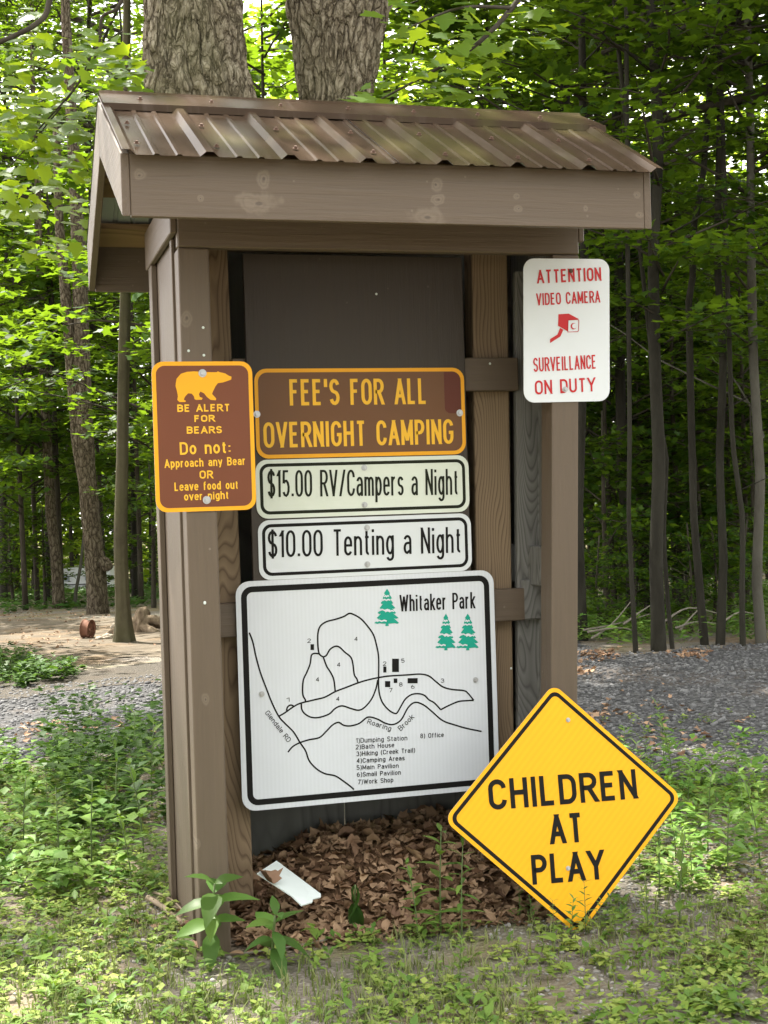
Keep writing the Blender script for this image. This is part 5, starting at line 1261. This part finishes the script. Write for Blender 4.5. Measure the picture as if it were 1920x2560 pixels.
# ------------------------------------------------------------------ individual weeds
def leaf_mesh(tpl, rnd, nm='leaf', mat='weed'):
    v, f = tpl; me = tri_mesh(nm, v, f, np.full(len(v), rnd), True); me.materials.append(M[mat]); return me
LV = [leaf_mesh(blade(1.3, d, .22), c, mat=m_) for d, c, m_ in ((.15, .9, 'weed_dk'), (.35, .3, 'weed'), (.55, .7, 'weed_dk'))]; LW = leaf_mesh(blade(1., .9, .5), .1, mat='weed_dk')
def big_plant(px, h, nodes, leaf, label, seed, lean=(0, 0), group=None):
    r = random.Random(seed); g = at_g(*px); t = thing('leafy_plant', label, 'plant', g, group); mb = MB()
    path = [g+Vector((lean[0]*h*t_*t_, lean[1]*h*t_*t_, h*t_)) for t_ in np.linspace(-.05, 1, 7)]; mb.tube(path, list(np.linspace(.006, .003, 7)), 6); mb.build('stem', M['stem'], t)
    for k in range(nodes):
        tt = (k+1)/nodes; z = h*(.25+.75*tt); c = g+Vector((lean[0]*h*tt*tt, lean[1]*h*tt*tt, z)); th0 = k*1.57+r.uniform(-.3, .3)
        for s_ in (0, math.pi):
            o = bpy.data.objects.new('leaf', LV[r.randrange(3)]); C.objects.link(o); o.parent = t; o.location = c-g
            L = leaf*r.uniform(.8, 1.15)*(1 if k < nodes-1 else .75); o.scale = (L, L, L); el = -.1+.8*tt*tt+r.uniform(-.22, .22)
            o.rotation_euler = (el, r.uniform(-.3, .3), th0+s_)
    t.rotation_euler.x = .22
    return t
big_plant((530, 2405), .26, 6, .12, 'broad leaved plant growing against the foot of the left front post', 1, (.02, -.05))
big_plant((680, 2425), .18, 5, .10, 'broad leaved plant in front of the raw left inner post', 2, (.03, -.05))
w = big_plant((885, 2330), .16, 2, .13, 'wilted plant with limp folded leaves in front of the leaf pile', 3)
for o in w.children:
    if o.name.startswith('leaf'): o.data = LW; o.rotation_euler.x = -1.1
def weed_variant(seed, h, nodes, leaf, tpl, mat='weed'):
    r = np.random.default_rng(seed); mb = MB(); lean = r.normal(0, .08, 2)
    path = [Vector((lean[0]*h*t*t, lean[1]*h*t*t, h*t)) for t in np.linspace(-.04, 1, 6)]; mb.tube(path, list(np.linspace(.0035, .0015, 6)), 5)
    st = mesh('stem', mb.v, mb.f, True); st.materials.append(M['stem']); P = []; Rm = []; Sz = []
    for k in range(nodes):
        t = (k+.6)/nodes; c = np.array((lean[0]*h*t*t, lean[1]*h*t*t, h*(.12+.88*t))); th0 = k*1.57+r.normal(0, .3)
        for s_ in (0, math.pi):
            th = th0+s_; el = .15+.5*t+r.normal(0, .2); y_ = np.array((math.cos(th)*math.cos(el), math.sin(th)*math.cos(el), math.sin(el))); n_ = np.array((-math.cos(th)*math.sin(el), -math.sin(th)*math.sin(el), math.cos(el)))
            P.append(c); Rm.append(np.stack([np.cross(y_, n_), y_, n_], 1)); Sz.append(leaf*(1.1-.55*t)*r.uniform(.8, 1.2))
    v, f = tpl; N = len(P); V = np.einsum('nij,kj->nki', np.array(Rm), v)*np.array(Sz)[:, None, None]+np.array(P)[:, None, :]; Fc = (f[None]+(np.arange(N)*len(v))[:, None, None]).reshape(-1, 4)
    fo = tri_mesh('foliage', V.reshape(-1, 3), Fc, np.repeat(r.uniform(0, 1, N), len(v)), True); fo.materials.append(M[mat]); return st, fo
WV = [weed_variant(200+i, .32, 8+i % 3, .085, BLN if i % 2 else BL) for i in range(5)]
def weed(px, sc, k, label, group=None, cat='weed'):
    g = at_g(*px); t = thing('tall_weed', label, cat, g, group, rz=k*1.3)
    for nm, me in zip(('stem', 'foliage'), WV[k % 5]):
        o = bpy.data.objects.new(nm, me); C.objects.link(o); o.parent = t
    t.scale = (sc,)*3; return t
weed((1102, 2335), 1.05, 0, 'tallest narrow leaved weed in front of the leaf pile'); weed((1155, 2345), .9, 1, 'leafy weed between the tallest weed and the right inner post')
weed((1045, 2350), .75, 2, 'short bright weed in front of the leaf pile'); weed((1465, 2335), .52, 3, 'small weed growing up in front of the yellow diamond sign')
weed((1150, 2470), .45, 4, 'bushy low weed on the bare pebbles in front of the leaf pile')
for i, (x, y) in enumerate(((1600, 2180), (1650, 2240), (1690, 2150), (1730, 2210), (1770, 2130), (1820, 2190), (1860, 2110), (1900, 2170), (1640, 2080), (1720, 2050), (1790, 2040), (1850, 2020), (1905, 2060), (1620, 2330), (1700, 2320), (1560, 1950), (1620, 1930), (1680, 1960), (1600, 2010), (1950, 2130), (2010, 2090), (1660, 1900))):
    weed((x, y), .55+.5*((i*37) % 10)/10, i, 'upright weed in the open patch right of the diamond sign', 'weeds right of the diamond sign')
for i, (x, y) in enumerate(((1335, 2325), (1385, 2345), (1430, 2352), (1500, 2325), (1300, 2300), (1540, 2345))): weed((x, y), .32+.05*(i % 3), i+2, 'low weed at the foot of the yellow diamond sign', 'weeds at the foot of the diamond sign')
for i, (x, y) in enumerate(((250, 1960), (300, 1990), (340, 1950), (380, 2020), (200, 2040), (290, 2100), (360, 2150), (120, 2080), (60, 2120), (230, 2180), (395, 1930), (330, 2230), (150, 2200))):
    weed((x, y), .7+.6*((i*53) % 10)/10, i+1, 'upright weed in the green patch left of the kiosk wall', 'weeds left of the kiosk wall')

# ------------------------------------------------------------------ sticks, wheel rim, stones, stump, camper, brush
def stick(pts, r0, r1, label, m='twig', group=None, name='stick'):
    mb = MB(); mb.tube(smooth([np.array(p) for p in pts], 4), list(np.linspace(r0, r1, (len(pts)-1)*4+1)), 7, jit=.12); return tag(mb.build(name, M[m]), label, 'stick', group)
def gp(x, y, dz=.012): p = at_g(x, y); return np.array((p.x, p.y, p.z+dz))
stick([gp(370, 2258, .02), gp(415, 2290, .022), gp(460, 2322, .015)], .010, .008, 'thick pale dead stick beside the left wall')
stick([gp(380, 2252, .035), gp(430, 2272, .03), gp(470, 2300, .014)], .005, .003, 'thin twig lying across the thick stick')
stick([gp(400, 2300), gp(450, 2318), gp(478, 2345)], .004, .002, 'short thin twig below the thick stick')
stick([gp(610, 2395), gp(720, 2376), gp(830, 2358)], .004, .003, 'long dark twig in front of the raw left inner post', 'twig_grey')
stick([gp(1020, 2478), gp(1090, 2472), gp(1150, 2476)], .003, .002, 'fine twig on bare pebbles in front of the leaf pile', 'twig_grey')
# wheel rim standing on edge
g = at_g(220, 1596); D = (g-CAM).dot(FW); rr = 48*D/FPX/2
rim = thing('wheel_rim', 'rusty steel wheel rim standing on edge in the dirt clearing', 'wheel rim', g)
prof = [(1., -.30), (1., -.27), (.93, -.25), (.90, -.12), (.88, 0), (.90, .12), (.93, .25), (1., .27), (1., .30), (.97, .30), (.90, .27), (.86, .12), (.84, 0), (.86, -.12), (.90, -.27), (.97, -.30)]
V = []; Fc = []; n = len(prof); sg = 40
for i in range(sg):
    th = 2*math.pi*i/sg
    for q, w_ in prof: V.append((w_*rr*1.5, q*rr*math.cos(th), q*rr*math.sin(th)))
for i in range(sg):
    for k in range(n): Fc.append((i*n+k, i*n+(k+1) % n, ((i+1) % sg)*n+(k+1) % n, ((i+1) % sg)*n+k))
o = bpy.data.objects.new('rim_barrel', mesh('rim_barrel', V, Fc, True)); C.objects.link(o); o.parent = rim; o.data.materials.append(M['rust']); o.location = (0, 0, rr*.98); o.rotation_euler = (0, .06, R_(-30))
V = []; Fc = []
for i in range(sg):
    th = 2*math.pi*i/sg
    for q, w_ in ((.88, .10), (.60, .22), (.34, .20), (.18, .20)): V.append((w_*rr*1.05, q*rr*math.cos(th), q*rr*math.sin(th)))
for i in range(sg):
    if i % 5 == 2: ks_ = (1, 2)
    else: ks_ = (0, 1, 2)
    for k in ks_: Fc.append((i*4+k, i*4+k+1, ((i+1) % sg)*4+k+1, ((i+1) % sg)*4+k))
q = bpy.data.objects.new('rim_disc', mesh('rim_disc', V, Fc, True)); C.objects.link(q); q.parent = rim; q.data.materials.append(M['rust']); q.location = o.location; q.rotation_euler = o.rotation_euler
md = q.modifiers.new('thickness', 'SOLIDIFY'); md.thickness = .006
def rock(px, sx, sy, sz, label, seed):
    g = at_g(*px); bm = bmesh.new(); bmesh.ops.create_icosphere(bm, subdivisions=4, radius=1)
    for v in bm.verts:
        k = 1+.28*mn.noise(v.co*1.3+Vector((seed, 0, 0)))+.08*mn.noise(v.co*4); v.co = Vector((v.co.x*sx*k, v.co.y*sy*k, v.co.z*sz*k))
    me = bpy.data.meshes.new('rock'); bm.to_mesh(me); bm.free()
    for p in me.polygons: p.use_smooth = True
    o = tag(link('rock', me, M['rock']), label, 'rock'); o.location = g+Vector((0, 0, sz*.55)); return o
u_ = D/FPX
rock((268, 1598), 14*u_, 12*u_, 9*u_, 'pale field stone touching the wheel rim', 1); rock((247, 1600), 9*u_, 9*u_, 6*u_, 'small tan stone between wheel rim and larger stone', 4); rock((285, 1572), 10*u_, 8*u_, 10*u_, 'upright stone half hidden behind the smooth trunk', 8)
# stump with roots
g = at_g(350, 1580); st = thing('tree_stump', 'bleached broken stump with sprawling roots behind the smooth tree', 'stump', g)
mb = MB(); mb.tube([g+Vector((0, 0, -.05)), g+Vector((.02, 0, .12)), g+Vector((.05, .02, .26)), g+Vector((.03, .02, .33))], [.15, .12, .10, .07], 14, jit=.16); mb.build('stump_body', M['log'], st)
for dx, dy, L, h_ in ((.5, -.15, 1, .16), (.42, .25, 1, .10), (-.38, .1, 1, .10), (.2, -.35, 1, .05)):
    mb = MB(); mb.tube([g+Vector((0, 0, .15)), g+Vector((dx*.4, dy*.4, h_)), g+Vector((dx*.8, dy*.8, h_*.45)), g+Vector((dx*1.2, dy*1.2, -.02))], [.085, .07, .05, .02], 9, jit=.15); mb.build('root', M['log'], st)
# camper glimpsed between trunks
g = at_d(205, 1462, 44); g.z = min(g.z, terrain(g.x, g.y)+.4); cz = at_d(205, 1462, 44).z
cp = thing('camper', 'white camper parked far behind the trunks with an orange awning edge', 'camper', g)
px2 = lambda x, y: at_d(x, y, 44)
Lx = px2(160, 1462).x-g.x; w_ = 44/FPX
def cam_body():
    z0 = -.35; zt = (1462-1416)*w_
    pts = [(-44*w_, z0), (-44*w_, .12), (-37*w_, .62*zt), (-33*w_, zt*.97), (-28*w_, zt), (78*w_, zt), (82*w_, zt*.9), (82*w_, z0)]
    return prism_me('body', pts, 'y', -.7, .7, .03)
o = bpy.data.objects.new('body', cam_body()); C.objects.link(o); o.parent = cp; o.data.materials.append(M['camper']); rz_ = -yaw
def cpart(nm, x0, x1, z0, z1, y0, y1, m):
    q = bpy.data.objects.new(nm, box_me(nm, x0*w_, x1*w_, y0, y1, z0*w_, z1*w_, .01)); C.objects.link(q); q.parent = cp; q.data.materials.append(M[m]); return q
cpart('window', -31, -18, 12, 27, -.72, -.705, 'glass'); cpart('window', 20, 48, 14, 30, -.72, -.705, 'glass'); cpart('stripe', -40, 80, 3, 6, -.715, -.702, 'camper_dk'); cpart('awning', -48, -34, 36, 40, -1.2, -.66, 'awning'); cpart('door', 56, 70, -18, 34, -.72, -.704, 'camper')
for x_ in (-22, 58):
    bm = bmesh.new(); bmesh.ops.create_cone(bm, cap_ends=True, segments=20, radius1=.28, radius2=.28, depth=.18); me = bpy.data.meshes.new('wheel'); bm.to_mesh(me); bm.free()
    q = bpy.data.objects.new('wheel', me); C.objects.link(q); q.parent = cp; me.materials.append(M['camper_dk']); q.location = (x_*w_, -.6, -.42); q.rotation_euler = (R_(90), 0, 0)
cp.location.z = cz; cp.rotation_euler.z = rz_
# dead branches piled at the forest edge
random.seed(12)
for i, (a, b, c) in enumerate((((1460, 1575), (1540, 1560), (1640, 1530)), ((1470, 1580), (1560, 1570), (1625, 1600)), ((1560, 1560), (1600, 1530), (1640, 1505)), ((1480, 1595), (1530, 1560), (1580, 1500)), ((1690, 1570), (1740, 1555), (1800, 1560)), ((1700, 1575), (1730, 1540), (1760, 1510)), ((1660, 1555), (1720, 1520), (1800, 1535)), ((1800, 1560), (1850, 1530), (1900, 1540)), ((1715, 1610), (1735, 1590), (1760, 1560)))):
    dd = 12.9+random.uniform(-.3, .8); stick([np.array(at_d(*p, dd+k*.3)) for k, p in enumerate((a, b, c))], .012, .004, 'bare grey dead branch in the brush beyond the gravel edge', 'twig_grey', 'dead branches at the forest edge', 'dead_branch')
